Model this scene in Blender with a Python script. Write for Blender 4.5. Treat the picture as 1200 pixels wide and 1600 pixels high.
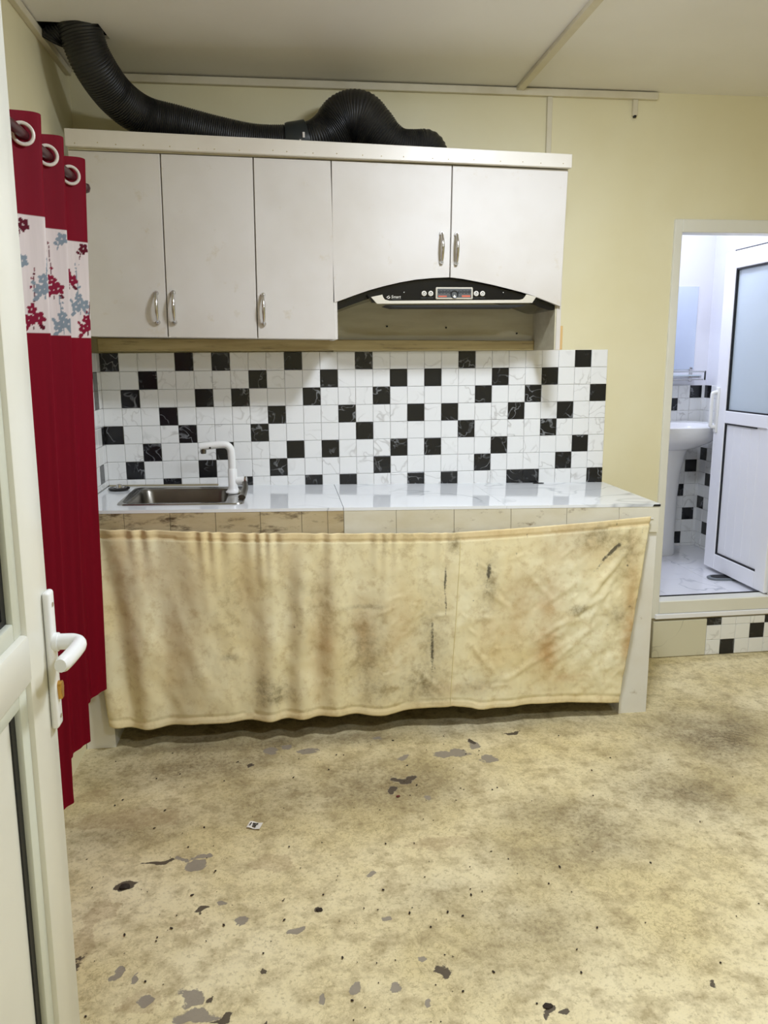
import bpy, bmesh, math, random
import numpy as np
from mathutils import Vector, Matrix
random.seed(7)
rng = np.random.default_rng(11)
for o in list(bpy.data.objects):
    bpy.data.objects.remove(o)
SC = bpy.context.scene
COL = SC.collection

# ------------------------------------------------------------------ camera
cam_d = bpy.data.cameras.new('camera')
cam = bpy.data.objects.new('camera', cam_d); COL.objects.link(cam)
YAW, PITCH, ROLL, FPX = -0.1242, 0.1941, -0.0083, 1210.4
w = Vector((-math.sin(YAW)*math.cos(PITCH), math.cos(YAW)*math.cos(PITCH), -math.sin(PITCH)))
r = Vector((math.cos(YAW), math.sin(YAW), 0)); u = r.cross(w)
cr, sr = math.cos(ROLL), math.sin(ROLL)
r2 = r*cr + u*sr; u2 = -r*sr + u*cr
m = Matrix((r2, u2, -w)).transposed().to_4x4()
m.translation = Vector((0.7848, -3.3645, 1.4281))
cam.matrix_world = m
cam_d.sensor_fit = 'VERTICAL'; cam_d.sensor_height = 36.0
cam_d.lens = FPX/1600*36.0
cam_d.clip_start = 0.02
SC.camera = cam
# ------------------------------------------------------------------ world, exposure
wd = bpy.data.worlds.new('world'); SC.world = wd; wd.use_nodes = True
wd.node_tree.nodes['Background'].inputs[0].default_value = (0.9, 0.93, 1.0, 1)
wd.node_tree.nodes['Background'].inputs[1].default_value = 0.05
vs = SC.view_settings
vs.view_transform = 'Standard'; vs.look = 'None'; vs.gamma = 1.0
vs.use_curve_mapping = False
vs.exposure = 0.32
MAIN_LAMP, FILL_LAMP, BATH_LAMP = 150.0, 92.0, 44.0      # emission strengths of the lamps

# ------------------------------------------------------------------ materials
def newmat(name):
    m = bpy.data.materials.new(name); m.use_nodes = True
    nt = m.node_tree; b = nt.nodes['Principled BSDF']
    return m, nt, b
def s2l(c):
    return tuple(((v/255)/12.92 if v/255 <= .04045 else ((v/255+.055)/1.055)**2.4) for v in c)
def rgba(c): return (*s2l(c), 1)
def node(nt, t, **kw):
    n = nt.nodes.new(t)
    for k, v in kw.items():
        setattr(n, k, v)
    return n
def ramp(nt, fac, stops):
    n = node(nt, 'ShaderNodeValToRGB')
    e = n.color_ramp.elements
    while len(e) < len(stops): e.new(0.5)
    for i, (p, c) in enumerate(stops):
        e[i].position = p
        e[i].color = c if len(c) == 4 else (*c, 1)
    nt.links.new(fac, n.inputs[0]); return n
def noise(nt, vec, scale, detail=4, rough=.55, dist=0.0):
    n = node(nt, 'ShaderNodeTexNoise'); n.inputs['Scale'].default_value = scale
    n.inputs['Detail'].default_value = detail; n.inputs['Roughness'].default_value = rough
    n.inputs['Distortion'].default_value = dist
    if vec is not None: nt.links.new(vec, n.inputs['Vector'])
    return n
def mix(nt, fac, a, b, mode='MIX'):
    n = node(nt, 'ShaderNodeMix', data_type='RGBA', blend_type=mode)
    for sock, v in ((n.inputs[0], fac), (n.inputs[6], a), (n.inputs[7], b)):
        if hasattr(v, 'is_output'): nt.links.new(v, sock)
        elif isinstance(v, (int, float)): sock.default_value = v
        else: sock.default_value = v
    return n.outputs[2]
def math_(nt, op, a, b=0.0):
    n = node(nt, 'ShaderNodeMath', operation=op)
    for sock, v in ((n.inputs[0], a), (n.inputs[1], b)):
        if hasattr(v, 'is_output'): nt.links.new(v, sock)
        else: sock.default_value = v
    return n.outputs[0]
def geo(nt): return node(nt, 'ShaderNodeNewGeometry').outputs['Position']
def bump(nt, b, h, strength=.3, dist=.002):
    n = node(nt, 'ShaderNodeBump'); n.inputs['Strength'].default_value = strength
    n.inputs['Distance'].default_value = dist
    nt.links.new(h, n.inputs['Height']); nt.links.new(n.outputs[0], b.inputs['Normal'])
def scaled(nt, vec, s):
    n = node(nt, 'ShaderNodeMapping'); n.inputs['Scale'].default_value = s
    nt.links.new(vec, n.inputs[0]); return n.outputs[0]

def plain(name, col, rough=.5, metal=0.0, spec=.5, emit=None, estr=0.0):
    m, nt, b = newmat(name)
    b.inputs['Base Color'].default_value = rgba(col); b.inputs['Roughness'].default_value = rough
    b.inputs['Metallic'].default_value = metal; b.inputs['Specular IOR Level'].default_value = spec
    if emit:
        b.inputs['Emission Color'].default_value = rgba(emit); b.inputs['Emission Strength'].default_value = estr
    return m
def mottled(name, col, col2, scale=4, rough=.5, stretch=(1, 1, 1), lo=.4, hi=.7, bstr=0.0, bscale=60, detail=4, metal=0, spec=.5, dirt=None, dlo=.6, dhi=.75, dscale=9):
    m, nt, b = newmat(name); P = geo(nt); v = scaled(nt, P, stretch)
    n = noise(nt, v, scale, detail)
    c = mix(nt, ramp(nt, n.outputs[0], [(lo, (0, 0, 0)), (hi, (1, 1, 1))]).outputs[0], rgba(col), rgba(col2))
    if dirt:
        n2 = noise(nt, v, dscale, 5, .7)
        c = mix(nt, ramp(nt, n2.outputs[0], [(dlo, (0, 0, 0)), (dhi, (1, 1, 1))]).outputs[0], c, rgba(dirt))
    nt.links.new(c, b.inputs['Base Color'])
    b.inputs['Roughness'].default_value = rough; b.inputs['Metallic'].default_value = metal
    b.inputs['Specular IOR Level'].default_value = spec
    if bstr:
        n3 = noise(nt, v, bscale, 3); bump(nt, b, n3.outputs[0], bstr)
    return m
def marble(name, base, vein, scale=9, rough=.12, rnd=True, amount=.93, vs=1.0):
    m, nt, b = newmat(name)
    tc = geo(nt)
    if rnd:
        oi = node(nt, 'ShaderNodeObjectInfo')
        va = node(nt, 'ShaderNodeVectorMath', operation='ADD')
        sc = node(nt, 'ShaderNodeVectorMath', operation='SCALE'); sc.inputs['Scale'].default_value = 37.0
        cmb = node(nt, 'ShaderNodeCombineXYZ')
        nt.links.new(oi.outputs['Random'], cmb.inputs[0]); nt.links.new(oi.outputs['Random'], cmb.inputs[2]); 
        nt.links.new(cmb.outputs[0], sc.inputs[0])
        nt.links.new(tc, va.inputs[0]); nt.links.new(sc.outputs[0], va.inputs[1]); tc = va.outputs[0]
    n = noise(nt, tc, scale, 2.5, .5, .45)
    d = math_(nt, 'ABSOLUTE', math_(nt, 'SUBTRACT', n.outputs[0], .5))
    f = ramp(nt, d, [(0.0, (1, 1, 1)), (.022*vs, (0, 0, 0))]).outputs[0]
    n2 = noise(nt, tc, scale*.6, 2)
    f2 = ramp(nt, n2.outputs[0], [(.45, (0, 0, 0)), (.62, (1, 1, 1))]).outputs[0]
    ff = math_(nt, 'MULTIPLY', math_(nt, 'MULTIPLY', f, f2), amount)
    c = mix(nt, ff, rgba(base), rgba(vein))
    nt.links.new(c, b.inputs['Base Color']); b.inputs['Roughness'].default_value = rough
    return m

M = {}
M['wall'] = mottled('wall_yellow_paint', (232, 224, 188), (225, 215, 174), 1.6, .55, bstr=.25, bscale=22)
M['bathwall'] = plain('bath_white_panel', (236, 236, 242), .3)
M['ceiling'] = mottled('ceiling_paint', (240, 237, 232), (233, 229, 222), 1.2, .32, bstr=.05, bscale=8)
M['trim'] = mottled('trim_paint', (222, 214, 190), (206, 196, 168), 5, .5)
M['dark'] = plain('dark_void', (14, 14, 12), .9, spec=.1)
M['cab'] = mottled('cabinet_white_paint', (214, 209, 202), (202, 195, 184), 2.2, .5, bstr=.12, bscale=35, dirt=(196, 184, 160), dlo=.62, dhi=.8, dscale=12)
M['cornice'] = mottled('cornice_white_paint', (226, 220, 208), (214, 206, 192), 3, .35, dirt=(170, 156, 128), dlo=.66, dhi=.8, dscale=20)
M['raw'] = mottled('raw_wood_batten', (196, 178, 128), (164, 144, 96), 3, .7, (1, 6, 14), .35, .7, .3, 30, dirt=(84, 72, 44), dlo=.58, dhi=.72, dscale=7)
M['niche'] = mottled('niche_greasy_board', (204, 198, 172), (186, 178, 150), 4, .5, (1, 3, 6), .35, .7, .15, 30)
M['wood'] = plain('bare_pine', (206, 170, 112), .6)
M['chrome'] = plain('chrome', (205, 203, 200), .16, 1.0)
M['steel'] = mottled('brushed_steel', (176, 174, 168), (150, 148, 142), 3, .24, (1, 20, 1), metal=1.0)
M['steel_dark'] = mottled('dark_steel', (122, 118, 110), (92, 88, 80), 4, .32, metal=1.0)
M['black'] = plain('hood_black_gloss', (10, 11, 16), .14)
M['blackm'] = plain('black_matte', (14, 15, 16), .6)
M['gasket'] = plain('black_rubber_gasket', (12, 14, 18), .5)
M['silver'] = plain('hood_silver_trim', (214, 208, 192), .35, .3)
M['button'] = plain('button_ivory', (226, 222, 210), .3)
M['disp'] = plain('display_grey', (84, 86, 86), .3)
M['dispred'] = plain('display_orange', (206, 104, 76), .4)
M['dispdk'] = plain('display_dark', (40, 42, 44), .3)
M['white'] = plain('white_plastic', (240, 240, 238), .22)
M['pvc'] = mottled('white_pvc_door', (232, 230, 218), (224, 221, 206), 2.0, .3)
M['pvcbead'] = mottled('white_pvc_bead', (214, 216, 200), (206, 208, 192), 2.0, .35)
M['pvcb'] = plain('bath_pvc', (246, 246, 250), .25)
M['frosted'] = plain('frosted_glass_pane', (198, 210, 218), .12)
M['brass'] = plain('brass', (206, 160, 84), .28, 1.0)
M['porcelain'] = plain('porcelain', (240, 240, 240), .08)
M['mirror'] = plain('mirror_silver', (225, 235, 245), .02, 1.0)
M['grout'] = plain('grout', (222, 219, 210), .8)
M['groutd'] = plain('grout_dirty', (150, 140, 112), .8)
M['tile_w'] = marble('white_marble_tile', (240, 240, 238), (196, 194, 190), 9, .14, amount=.8)
M['tile_k'] = marble('black_marble_tile', (26, 27, 30), (150, 152, 154), 16, .2, amount=.75, vs=1.3)
M['tile_cream'] = marble('cream_marble_tile', (216, 211, 186), (140, 136, 118), 4, .2, amount=.7, vs=.5)
M['floor_tile'] = marble('bath_floor_marble', (236, 236, 240), (176, 180, 190), 4, .12, amount=.8)
M['counter'] = marble('counter_marble', (236, 238, 240), (168, 172, 178), 3.2, .07, amount=.8, vs=.8)
M['apron'] = mottled('counter_apron_dirty', (226, 222, 206), (204, 194, 164), 3, .5, (1, 1, 2), .35, .7, .2, 40, dirt=(122, 100, 66), dlo=.6, dhi=.74, dscale=9)
M['apron_brown'] = mottled('counter_apron_brown', (204, 190, 156), (178, 158, 118), 4, .55, (1, 1, 3), .3, .65, .25, 40, dirt=(84, 66, 42), dlo=.52, dhi=.68, dscale=10)
M['plaster'] = mottled('side_wall_paint', (236, 234, 226), (224, 218, 202), 3, .6, bstr=.2, bscale=30, dirt=(160, 144, 104), dlo=.68, dhi=.8, dscale=8)
M['duct'] = mottled('duct_black_film', (30, 30, 30), (20, 20, 20), 20, .42, bstr=.2, bscale=120)
M['clamp'] = plain('duct_tape_dark', (30, 36, 38), .3)
M['ring'] = plain('eyelet_white', (224, 216, 206), .3)
M['paper'] = plain('paper_white', (232, 226, 214), .6)
M['ink'] = plain('ink_dark', (50, 46, 42), .7)
M['crumb'] = plain('dirt_crumb', (46, 36, 26), .9)
M['redcrumb'] = plain('red_crumb', (96, 26, 16), .7)
M['tape'] = plain('black_tape', (18, 18, 20), .5)
M['rubber'] = plain('slipper_rubber_grey', (120, 126, 130), .6)

# floor: painted screed, chips and dirt masks come from mesh attributes
def floor_mat():
    m, nt, b = newmat('worn_concrete_floor'); P = geo(nt)
    def attr(n):
        a = node(nt, 'ShaderNodeAttribute'); a.attribute_name = n; return a.outputs['Fac']
    n1 = noise(nt, P, 2.2, 4, .6); n2 = noise(nt, P, 14, 5, .7); n3 = noise(nt, P, 70, 4, .75); n4 = noise(nt, P, 240, 2, .7)
    c = mix(nt, ramp(nt, n1.outputs[0], [(.38, (0, 0, 0)), (.64, (1, 1, 1))]).outputs[0], rgba((234, 220, 178)), rgba((218, 201, 150)))
    c = mix(nt, ramp(nt, n2.outputs[0], [(.46, (0, 0, 0)), (.68, (.9, .9, .9))]).outputs[0], c, rgba((170, 152, 110)))
    c = mix(nt, ramp(nt, n3.outputs[0], [(.53, (0, 0, 0)), (.72, (.65, .65, .65))]).outputs[0], c, rgba((140, 120, 76)))
    # dirt patches
    d = math_(nt, 'MULTIPLY', attr('dirt'), math_(nt, 'ADD', math_(nt, 'MULTIPLY', n3.outputs[0], 1.5), .05))
    c = mix(nt, d, c, rgba((104, 88, 56)))
    # worn flecks in the dirty zones
    fl = math_(nt, 'MULTIPLY', attr('dirt'), ramp(nt, n4.outputs[0], [(.55, (0, 0, 0)), (.68, (1, 1, 1))]).outputs[0])
    c = mix(nt, math_(nt, 'MULTIPLY', fl, .5), c, rgba((82, 66, 40)))
    # hairline scratches and worn lines
    nl = noise(nt, P, 26, 4, .65, 1.6)
    ln = ramp(nt, math_(nt, 'ABSOLUTE', math_(nt, 'SUBTRACT', nl.outputs[0], .5)), [(0.0, (1, 1, 1)), (.028, (0, 0, 0))]).outputs[0]
    ln = math_(nt, 'MULTIPLY', ln, ramp(nt, n1.outputs[0], [(.42, (.05, .05, .05)), (.62, (.55, .55, .55))]).outputs[0])
    c = mix(nt, ln, c, rgba((140, 118, 72)))
    # chips
    def edge(a, k=.55):
        v = math_(nt, 'ADD', a, math_(nt, 'MULTIPLY', math_(nt, 'SUBTRACT', n2.outputs[0], .5), k))
        v = math_(nt, 'ADD', v, math_(nt, 'MULTIPLY', math_(nt, 'SUBTRACT', n3.outputs[0], .5), k*.7))
        return ramp(nt, v, [(.46, (0, 0, 0)), (.52, (1, 1, 1))]).outputs[0]
    c = mix(nt, math_(nt, 'MULTIPLY', edge(attr('tan')), ramp(nt, n3.outputs[0], [(.3, (.15, .15, .15)), (.7, (.6, .6, .6))]).outputs[0]), c, rgba((170, 146, 108)))
    chip = edge(attr('chip'))
    c = mix(nt, math_(nt, 'MULTIPLY', chip, .9), c, rgba((140, 130, 116)))
    dk = edge(attr('dark'))
    c = mix(nt, math_(nt, 'MULTIPLY', dk, .95), c, rgba((72, 60, 46)))
    nt.links.new(c, b.inputs['Base Color']); b.inputs['Roughness'].default_value = .62
    h = math_(nt, 'SUBTRACT', math_(nt, 'ADD', math_(nt, 'MULTIPLY', n2.outputs[0], .6), math_(nt, 'MULTIPLY', n3.outputs[0], .5)), math_(nt, 'MULTIPLY', chip, .5))
    bump(nt, b, h, .45, .004)
    return m
M['floor'] = floor_mat()
def cloth_mat():
    m, nt, b = newmat('stained_cream_cloth'); P = geo(nt)
    def attr(n):
        a = node(nt, 'ShaderNodeAttribute'); a.attribute_name = n; return a.outputs['Fac']
    n1 = noise(nt, P, 3.0, 4, .6); n2 = noise(nt, P, 26, 5, .7); n3 = noise(nt, P, 110, 3, .7)
    c = mix(nt, ramp(nt, n1.outputs[0], [(.36, (0, 0, 0)), (.66, (1, 1, 1))]).outputs[0], rgba((244, 236, 200)), rgba((236, 220, 170)))
    c = mix(nt, ramp(nt, n2.outputs[0], [(.50, (0, 0, 0)), (.72, (.6, .6, .6))]).outputs[0], c, rgba((196, 172, 118)))
    c = mix(nt, math_(nt, 'MULTIPLY', attr('hem'), .5), c, rgba((234, 206, 150)))
    t = math_(nt, 'MULTIPLY', attr('tan'), ramp(nt, noise(nt, P, 12, 8, .7).outputs[0], [(.30, (.25, .25, .25)), (.66, (1, 1, 1))]).outputs[0])
    c = mix(nt, t, c, rgba((188, 148, 92)))
    g = math_(nt, 'MULTIPLY', attr('grey'), ramp(nt, n2.outputs[0], [(.32, (.1, .1, .1)), (.64, (1, 1, 1))]).outputs[0])
    c = mix(nt, g, c, rgba((120, 106, 72)))
    k = ramp(nt, math_(nt, 'ADD', attr('dark'), math_(nt, 'MULTIPLY', math_(nt, 'SUBTRACT', n3.outputs[0], .5), 1.1)), [(.40, (0, 0, 0)), (.75, (1, 1, 1))]).outputs[0]
    c = mix(nt, math_(nt, 'MULTIPLY', k, .85), c, rgba((52, 46, 34)))
    nt.links.new(c, b.inputs['Base Color']); b.inputs['Roughness'].default_value = .75
    b.inputs['Sheen Weight'].default_value = .2
    bump(nt, b, math_(nt, 'ADD', noise(nt, P, 18, 3, .5, .5).outputs[0], math_(nt, 'MULTIPLY', n3.outputs[0], .10)), .15, .004)
    return m
M['cloth'] = cloth_mat()
def curtain_mat():
    m, nt, b = newmat('crimson_curtain_print')
    a = node(nt, 'ShaderNodeAttribute'); a.attribute_name = 'print'
    n = noise(nt, scaled(nt, geo(nt), (1, 1, .05)), 60, 3)
    c = mix(nt, math_(nt, 'MULTIPLY', n.outputs[0], .25), a.outputs['Color'], (0.02, 0.0, 0.005, 1))
    nt.links.new(c, b.inputs['Base Color']); b.inputs['Roughness'].default_value = .6
    b.inputs['Specular IOR Level'].default_value = .15
    tr = node(nt, 'ShaderNodeBsdfTranslucent'); nt.links.new(c, tr.inputs[0])
    ms = node(nt, 'ShaderNodeMixShader'); ms.inputs[0].default_value = .18
    nt.links.new(b.outputs[0], ms.inputs[1]); nt.links.new(tr.outputs[0], ms.inputs[2])
    nt.links.new(ms.outputs[0], nt.nodes['Material Output'].inputs[0])
    return m
M['curtain'] = curtain_mat()

# ------------------------------------------------------------------ helpers
ROOT = {}
def thing(name, label, cat, loc=(0, 0, 0), group=None):
    o = bpy.data.objects.new(name, None); COL.objects.link(o); o.location = loc
    o.empty_display_size = .05
    o['label'] = label; o['category'] = cat
    if group: o['group'] = group
    ROOT[o] = Vector(loc); return o
def link(name, me, mat, parent=None, origin=None):
    """mesh in world coordinates -> object; vertices are shifted to the root's (or own) origin"""
    o = bpy.data.objects.new(name, me); COL.objects.link(o)
    if mat is not None and not me.materials: me.materials.append(mat)
    if parent is not None:
        off = ROOT[parent]; o.parent = parent; ROOT[o] = off
    else:
        off = Vector(origin) if origin else Vector((0, 0, 0)); o.location = off; ROOT[o] = off
    if off.length: me.transform(Matrix.Translation(-off))
    return o
def obj(name, bm, mat, parent=None, origin=None, smooth=False, label=None):
    me = bpy.data.meshes.new(name)
    bmesh.ops.recalc_face_normals(bm, faces=bm.faces)
    bm.to_mesh(me); bm.free()
    if smooth:
        me.polygons.foreach_set('use_smooth', [True]*len(me.polygons))
        try: me.set_sharp_from_angle(angle=math.radians(38))
        except Exception: pass
    o = link(name, me, mat, parent, origin)
    if label: o['label'] = label
    return o
def tag(o, label, cat, group=None):
    o['label'] = label; o['category'] = cat
    if group: o['group'] = group
    return o
def struct(o, label=None):
    o['kind'] = 'structure'
    if label: o['label'] = label
    return o
def B(): return bmesh.new()
def box(bm, x0, x1, y0, y1, z0, z1, bev=0.0, seg=1):
    r_ = bmesh.ops.create_cube(bm, size=1.0); vs_ = r_['verts']
    bmesh.ops.scale(bm, vec=(x1-x0, y1-y0, z1-z0), verts=vs_)
    bmesh.ops.translate(bm, vec=((x0+x1)/2, (y0+y1)/2, (z0+z1)/2), verts=vs_)
    if bev:
        es = list({e for v in vs_ for e in v.link_edges})
        bmesh.ops.bevel(bm, geom=es, offset=bev, segments=seg, affect='EDGES', profile=.5)
    return bm
def hexa(bm, pts):
    """8 points: bottom quad then top quad"""
    v = [bm.verts.new(p) for p in pts]
    for f in ((0, 3, 2, 1), (4, 5, 6, 7), (0, 1, 5, 4), (1, 2, 6, 5), (2, 3, 7, 6), (3, 0, 4, 7)):
        bm.faces.new([v[i] for i in f])
    return bm
def prism(bm, poly, a0, a1, axis='y', bev=0.0):
    """polygon extruded along an axis; poly in the two other axes (x,z), (y,z) or (x,y)"""
    def P(p, a):
        return {'y': (p[0], a, p[1]), 'x': (a, p[0], p[1]), 'z': (p[0], p[1], a)}[axis]
    lo = [bm.verts.new(P(p, a0)) for p in poly]; hi = [bm.verts.new(P(p, a1)) for p in poly]
    n = len(poly)
    f1 = bm.faces.new(lo); f2 = bm.faces.new(hi[::-1])
    for i in range(n): bm.faces.new((lo[i], hi[i], hi[(i+1) % n], lo[(i+1) % n]))
    if bev:
        es = list(f1.edges)+list(f2.edges)
        bmesh.ops.bevel(bm, geom=es, offset=bev, segments=1, affect='EDGES')
    return bm
def smooth_path(pts, n=8):
    pts = [Vector(p) for p in pts]; out = []
    P = [pts[0]*2-pts[1]]+pts+[pts[-1]*2-pts[-2]]
    for i in range(1, len(P)-2):
        for k in range(n):
            t = k/n; a, b_, c, d = P[i-1], P[i], P[i+1], P[i+2]
            out.append(.5*((2*b_)+(c-a)*t+(2*a-5*b_+4*c-d)*t*t+(3*b_-a-3*c+d)*t**3))
    out.append(pts[-1]); return out
def tube(bm, pts, rad, seg=12, caps=True, flat=1.0):
    pts = [Vector(p) for p in pts]; n = len(pts)
    R = rad if callable(rad) else (lambda i, n_: rad)
    t0 = (pts[1]-pts[0]).normalized()
    up = Vector((0, 0, 1)) if abs(t0.z) < .9 else Vector((1, 0, 0))
    nx = t0.cross(up).normalized(); rings = []
    for i in range(n):
        t = (pts[min(i+1, n-1)]-pts[max(i-1, 0)]).normalized()
        nx = (nx-t*nx.dot(t)).normalized(); ny = t.cross(nx)
        rr = R(i, n)
        rings.append([bm.verts.new(pts[i]+rr*(math.cos(2*math.pi*k/seg)*nx+flat*math.sin(2*math.pi*k/seg)*ny)) for k in range(seg)])
    for i in range(n-1):
        for k in range(seg):
            bm.faces.new((rings[i][k], rings[i][(k+1) % seg], rings[i+1][(k+1) % seg], rings[i+1][k]))
    if caps:
        bm.faces.new(rings[0][::-1]); bm.faces.new(rings[-1])
    return bm
def lathe(bm, prof, c, seg=28, sx=1.0, sy=1.0):
    """profile [(r,z)] around vertical axis at c"""
    rings = []
    for rr, z in prof:
        if rr < 1e-5: rings.append([bm.verts.new((c[0], c[1], c[2]+z))])
        else: rings.append([bm.verts.new((c[0]+sx*rr*math.cos(2*math.pi*k/seg), c[1]+sy*rr*math.sin(2*math.pi*k/seg), c[2]+z)) for k in range(seg)])
    for a, b_ in zip(rings, rings[1:]):
        for k in range(seg):
            k2 = (k+1) % seg
            if len(a) == 1 and len(b_) == 1: continue
            if len(a) == 1: bm.faces.new((a[0], b_[k2], b_[k]))
            elif len(b_) == 1: bm.faces.new((a[k], a[k2], b_[0]))
            else: bm.faces.new((a[k], a[k2], b_[k2], b_[k]))
    return bm
def torus(bm, c, R_, r_, ax='y', seg=24, s2=8):
    vs_ = []
    for i in range(seg):
        a = 2*math.pi*i/seg; row = []
        for j in range(s2):
            q = 2*math.pi*j/s2; rr = R_+r_*math.cos(q)
            p = (rr*math.cos(a), r_*math.sin(q), rr*math.sin(a))
            if ax == 'z': p = (p[0], p[2], p[1])
            if ax == 'x': p = (p[1], p[0], p[2])
            row.append(bm.verts.new((c[0]+p[0], c[1]+p[1], c[2]+p[2])))
        vs_.append(row)
    for i in range(seg):
        for j in range(s2):
            bm.faces.new((vs_[i][j], vs_[i][(j+1) % s2], vs_[(i+1) % seg][(j+1) % s2], vs_[(i+1) % seg][j]))
    return bm
def simple(name, mat, parent, *a, bev=0.0, **k):
    return obj(name, box(B(), *a, bev=bev), mat, parent, **k)
# numpy value noise
def vnoise(x, y, seed):
    g = np.random.default_rng(seed).random((256, 256))
    xi = np.floor(x).astype(int); yi = np.floor(y).astype(int); fx = x-xi; fy = y-yi
    fx = fx*fx*(3-2*fx); fy = fy*fy*(3-2*fy)
    a = g[xi % 256, yi % 256]; b_ = g[(xi+1) % 256, yi % 256]; c = g[xi % 256, (yi+1) % 256]; d = g[(xi+1) % 256, (yi+1) % 256]
    return (a*(1-fx)+b_*fx)*(1-fy)+(c*(1-fx)+d*fx)*fy
def fbm(x, y, seed, oct_=4):
    s = 0; amp = .5; tot = 0
    for i in range(oct_):
        s = s+amp*vnoise(x*2**i, y*2**i, seed+i); tot += amp; amp *= .5
    return s/tot
def fattr(me, name, arr):
    a = me.attributes.new(name, 'FLOAT', 'POINT'); a.data.foreach_set('value', np.ascontiguousarray(arr, dtype=np.float32).ravel())
def grid_mesh(name, X, Y, Z):
    ny, nx = X.shape
    co = np.stack([X, Y, Z], -1).reshape(-1, 3)
    idx = np.arange(nx*ny).reshape(ny, nx)
    q = np.stack([idx[:-1, :-1], idx[:-1, 1:], idx[1:, 1:], idx[1:, :-1]], -1).reshape(-1, 4)
    me = bpy.data.meshes.new(name)
    me.vertices.add(len(co)); me.vertices.foreach_set('co', co.ravel().astype(np.float32))
    me.loops.add(q.size); me.loops.foreach_set('vertex_index', q.ravel().astype(np.int32))
    me.polygons.add(len(q)); me.polygons.foreach_set('loop_start', (np.arange(len(q))*4).astype(np.int32))
    me.polygons.foreach_set('loop_total', np.full(len(q), 4, dtype=np.int32))
    me.update(calc_edges=True); me.validate()
    me.polygons.foreach_set('use_smooth', [True]*len(me.polygons))
    return me

# ------------------------------------------------------------------ the room
H = 2.52; XR = 4.3; YF = -4.7
# floor
xs = np.concatenate([np.arange(0, 3.3, .007), np.linspace(3.3, XR, 12)])
ys = np.concatenate([np.linspace(YF, -2.7, 20), np.arange(-2.69, 0.0, .007), [0.0]])
FX, FY = np.meshgrid(xs, ys)
CH = [(1.166,-.778,.023,.019),(1.347,-.784,.061,.030),(1.449,-.721,.024,.030),(1.472,-.84,.028,.028),(1.142,-.939,.022,.014),(1.181,-.919,.020,.010),
 (1.093,-.994,.013,.014),(.688,-.667,.022,.018),(.748,-.646,.019,.018),(.814,-.694,.036,.02),(.617,-.756,.009,.02),(.485,-1.31,.023,.022),
 (.506,-1.265,.033,.009),(.448,-1.278,.015,.009),(.58,-1.488,.014,.012),(.776,-1.602,.018,.012),(.624,-1.565,.017,.01),(.999,-1.604,.012,.015),
 (.34,-1.702,.011,.015),(.532,-1.798,.028,.021),(.544,-1.853,.043,.021),(.43,-1.794,.02,.011),(.9,-1.819,.01,.015),(.996,-1.839,.013,.016),
 (.832,-1.839,.006,.013),(1.07,-1.755,.016,.015),(1.062,-1.888,.009,.012),(.381,-1.725,.006,.018),(1.094,-.634,.017,.013),(1.0,-1.42,.012,.01),(1.21,-1.06,.014,.012)]
DK = [(.378,-1.283,.047,.009),(.517,-1.499,.014,.010),(.299,-1.385,.023,.018),(.83,-1.547,.012,.012),(.689,-1.724,.008,.012),(.568,-1.805,.007,.006),
 (.602,-1.864,.014,.007),(.693,-1.88,.006,.007),(1.114,-1.791,.012,.02),(1.33,-1.933,.013,.014),(1.362,-1.96,.013,.012),(1.732,-1.924,.009,.008),
 (1.616,-.662,.025,.010),(.617,-.756,.009,.018),(1.142,-.939,.02,.012),(1.181,-.919,.018,.009),(1.093,-.994,.012,.013),(1.449,-.705,.018,.02),(.237,-1.66,.02,.03)]
TN = [(.261,-1.476,.031,.047),(.237,-1.6,.022,.11),(.113,-.9,.043,.03),(.42,-1.8,.05,.03),(.50,-1.55,.03,.03),(.25,-1.05,.16,.05),(.7,-1.33,.05,.03),(1.2,-1.3,.08,.03)]
DT = [(2.413,-.77,.246,.211,.75),(2.095,-1.138,.26,.203,.55),(1.633,-1.293,.22,.16,.62),(1.48,-1.387,.18,.13,.5),(1.316,-1.68,.2,.15,.42),(.411,-.754,.45,.144,.55),
 (1.07,-.95,.30,.20,.6),(.709,-.98,.24,.15,.5),(2.468,-.953,.12,.18,.4),(2.03,-.891,.16,.12,.25),(.252,-1.084,.2,.112,.5),(1.179,-1.54,.15,.08,.3),(.8,-.62,.8,.07,.55),(1.9,-.66,.5,.06,.25),(.3,-.6,.3,.06,.6)]
wx = FX+.055*(fbm(FX*26, FY*26, 3)-.5); wy = FY+.055*(fbm(FX*26, FY*26, 9)-.5)
def blob(L, grow=1.1):
    f = np.zeros_like(FX)
    for b_ in L:
        d = np.sqrt(((wx-b_[0])/(b_[2]*grow))**2+((wy-b_[1])/(b_[3]*grow))**2)
        f = np.maximum(f, np.clip(1.0-.5*d, 0, 1))
    return f
dirt = np.zeros_like(FX)
lump = fbm(FX*7, FY*7, 31, 5)
for x0, y0, a, b_, k in DT:
    d2 = ((FX-x0)/a)**2+((FY-y0)/b_)**2
    dirt = np.maximum(dirt, 1.35*k*np.exp(-d2*.8)*(.25+1.3*lump))
relief = .004*(fbm(FX*3, FY*3, 41, 3)-.5)+.0022*(fbm(FX*22, FY*22, 51, 4)-.5)
FZ = relief-.0006*(blob(CH) > .5)
FZ[:, 0] = FZ[:, -1] = 0
fm = grid_mesh('floor', FX, FY, FZ)
for nm, a in (('chip', blob(CH)), ('dark', blob(DK)), ('tan', blob(TN)), ('dirt', dirt)): fattr(fm, nm, a)
struct(link('floor', fm, M['floor']), 'worn cream screed floor with grey chips and brown dirt')

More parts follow.
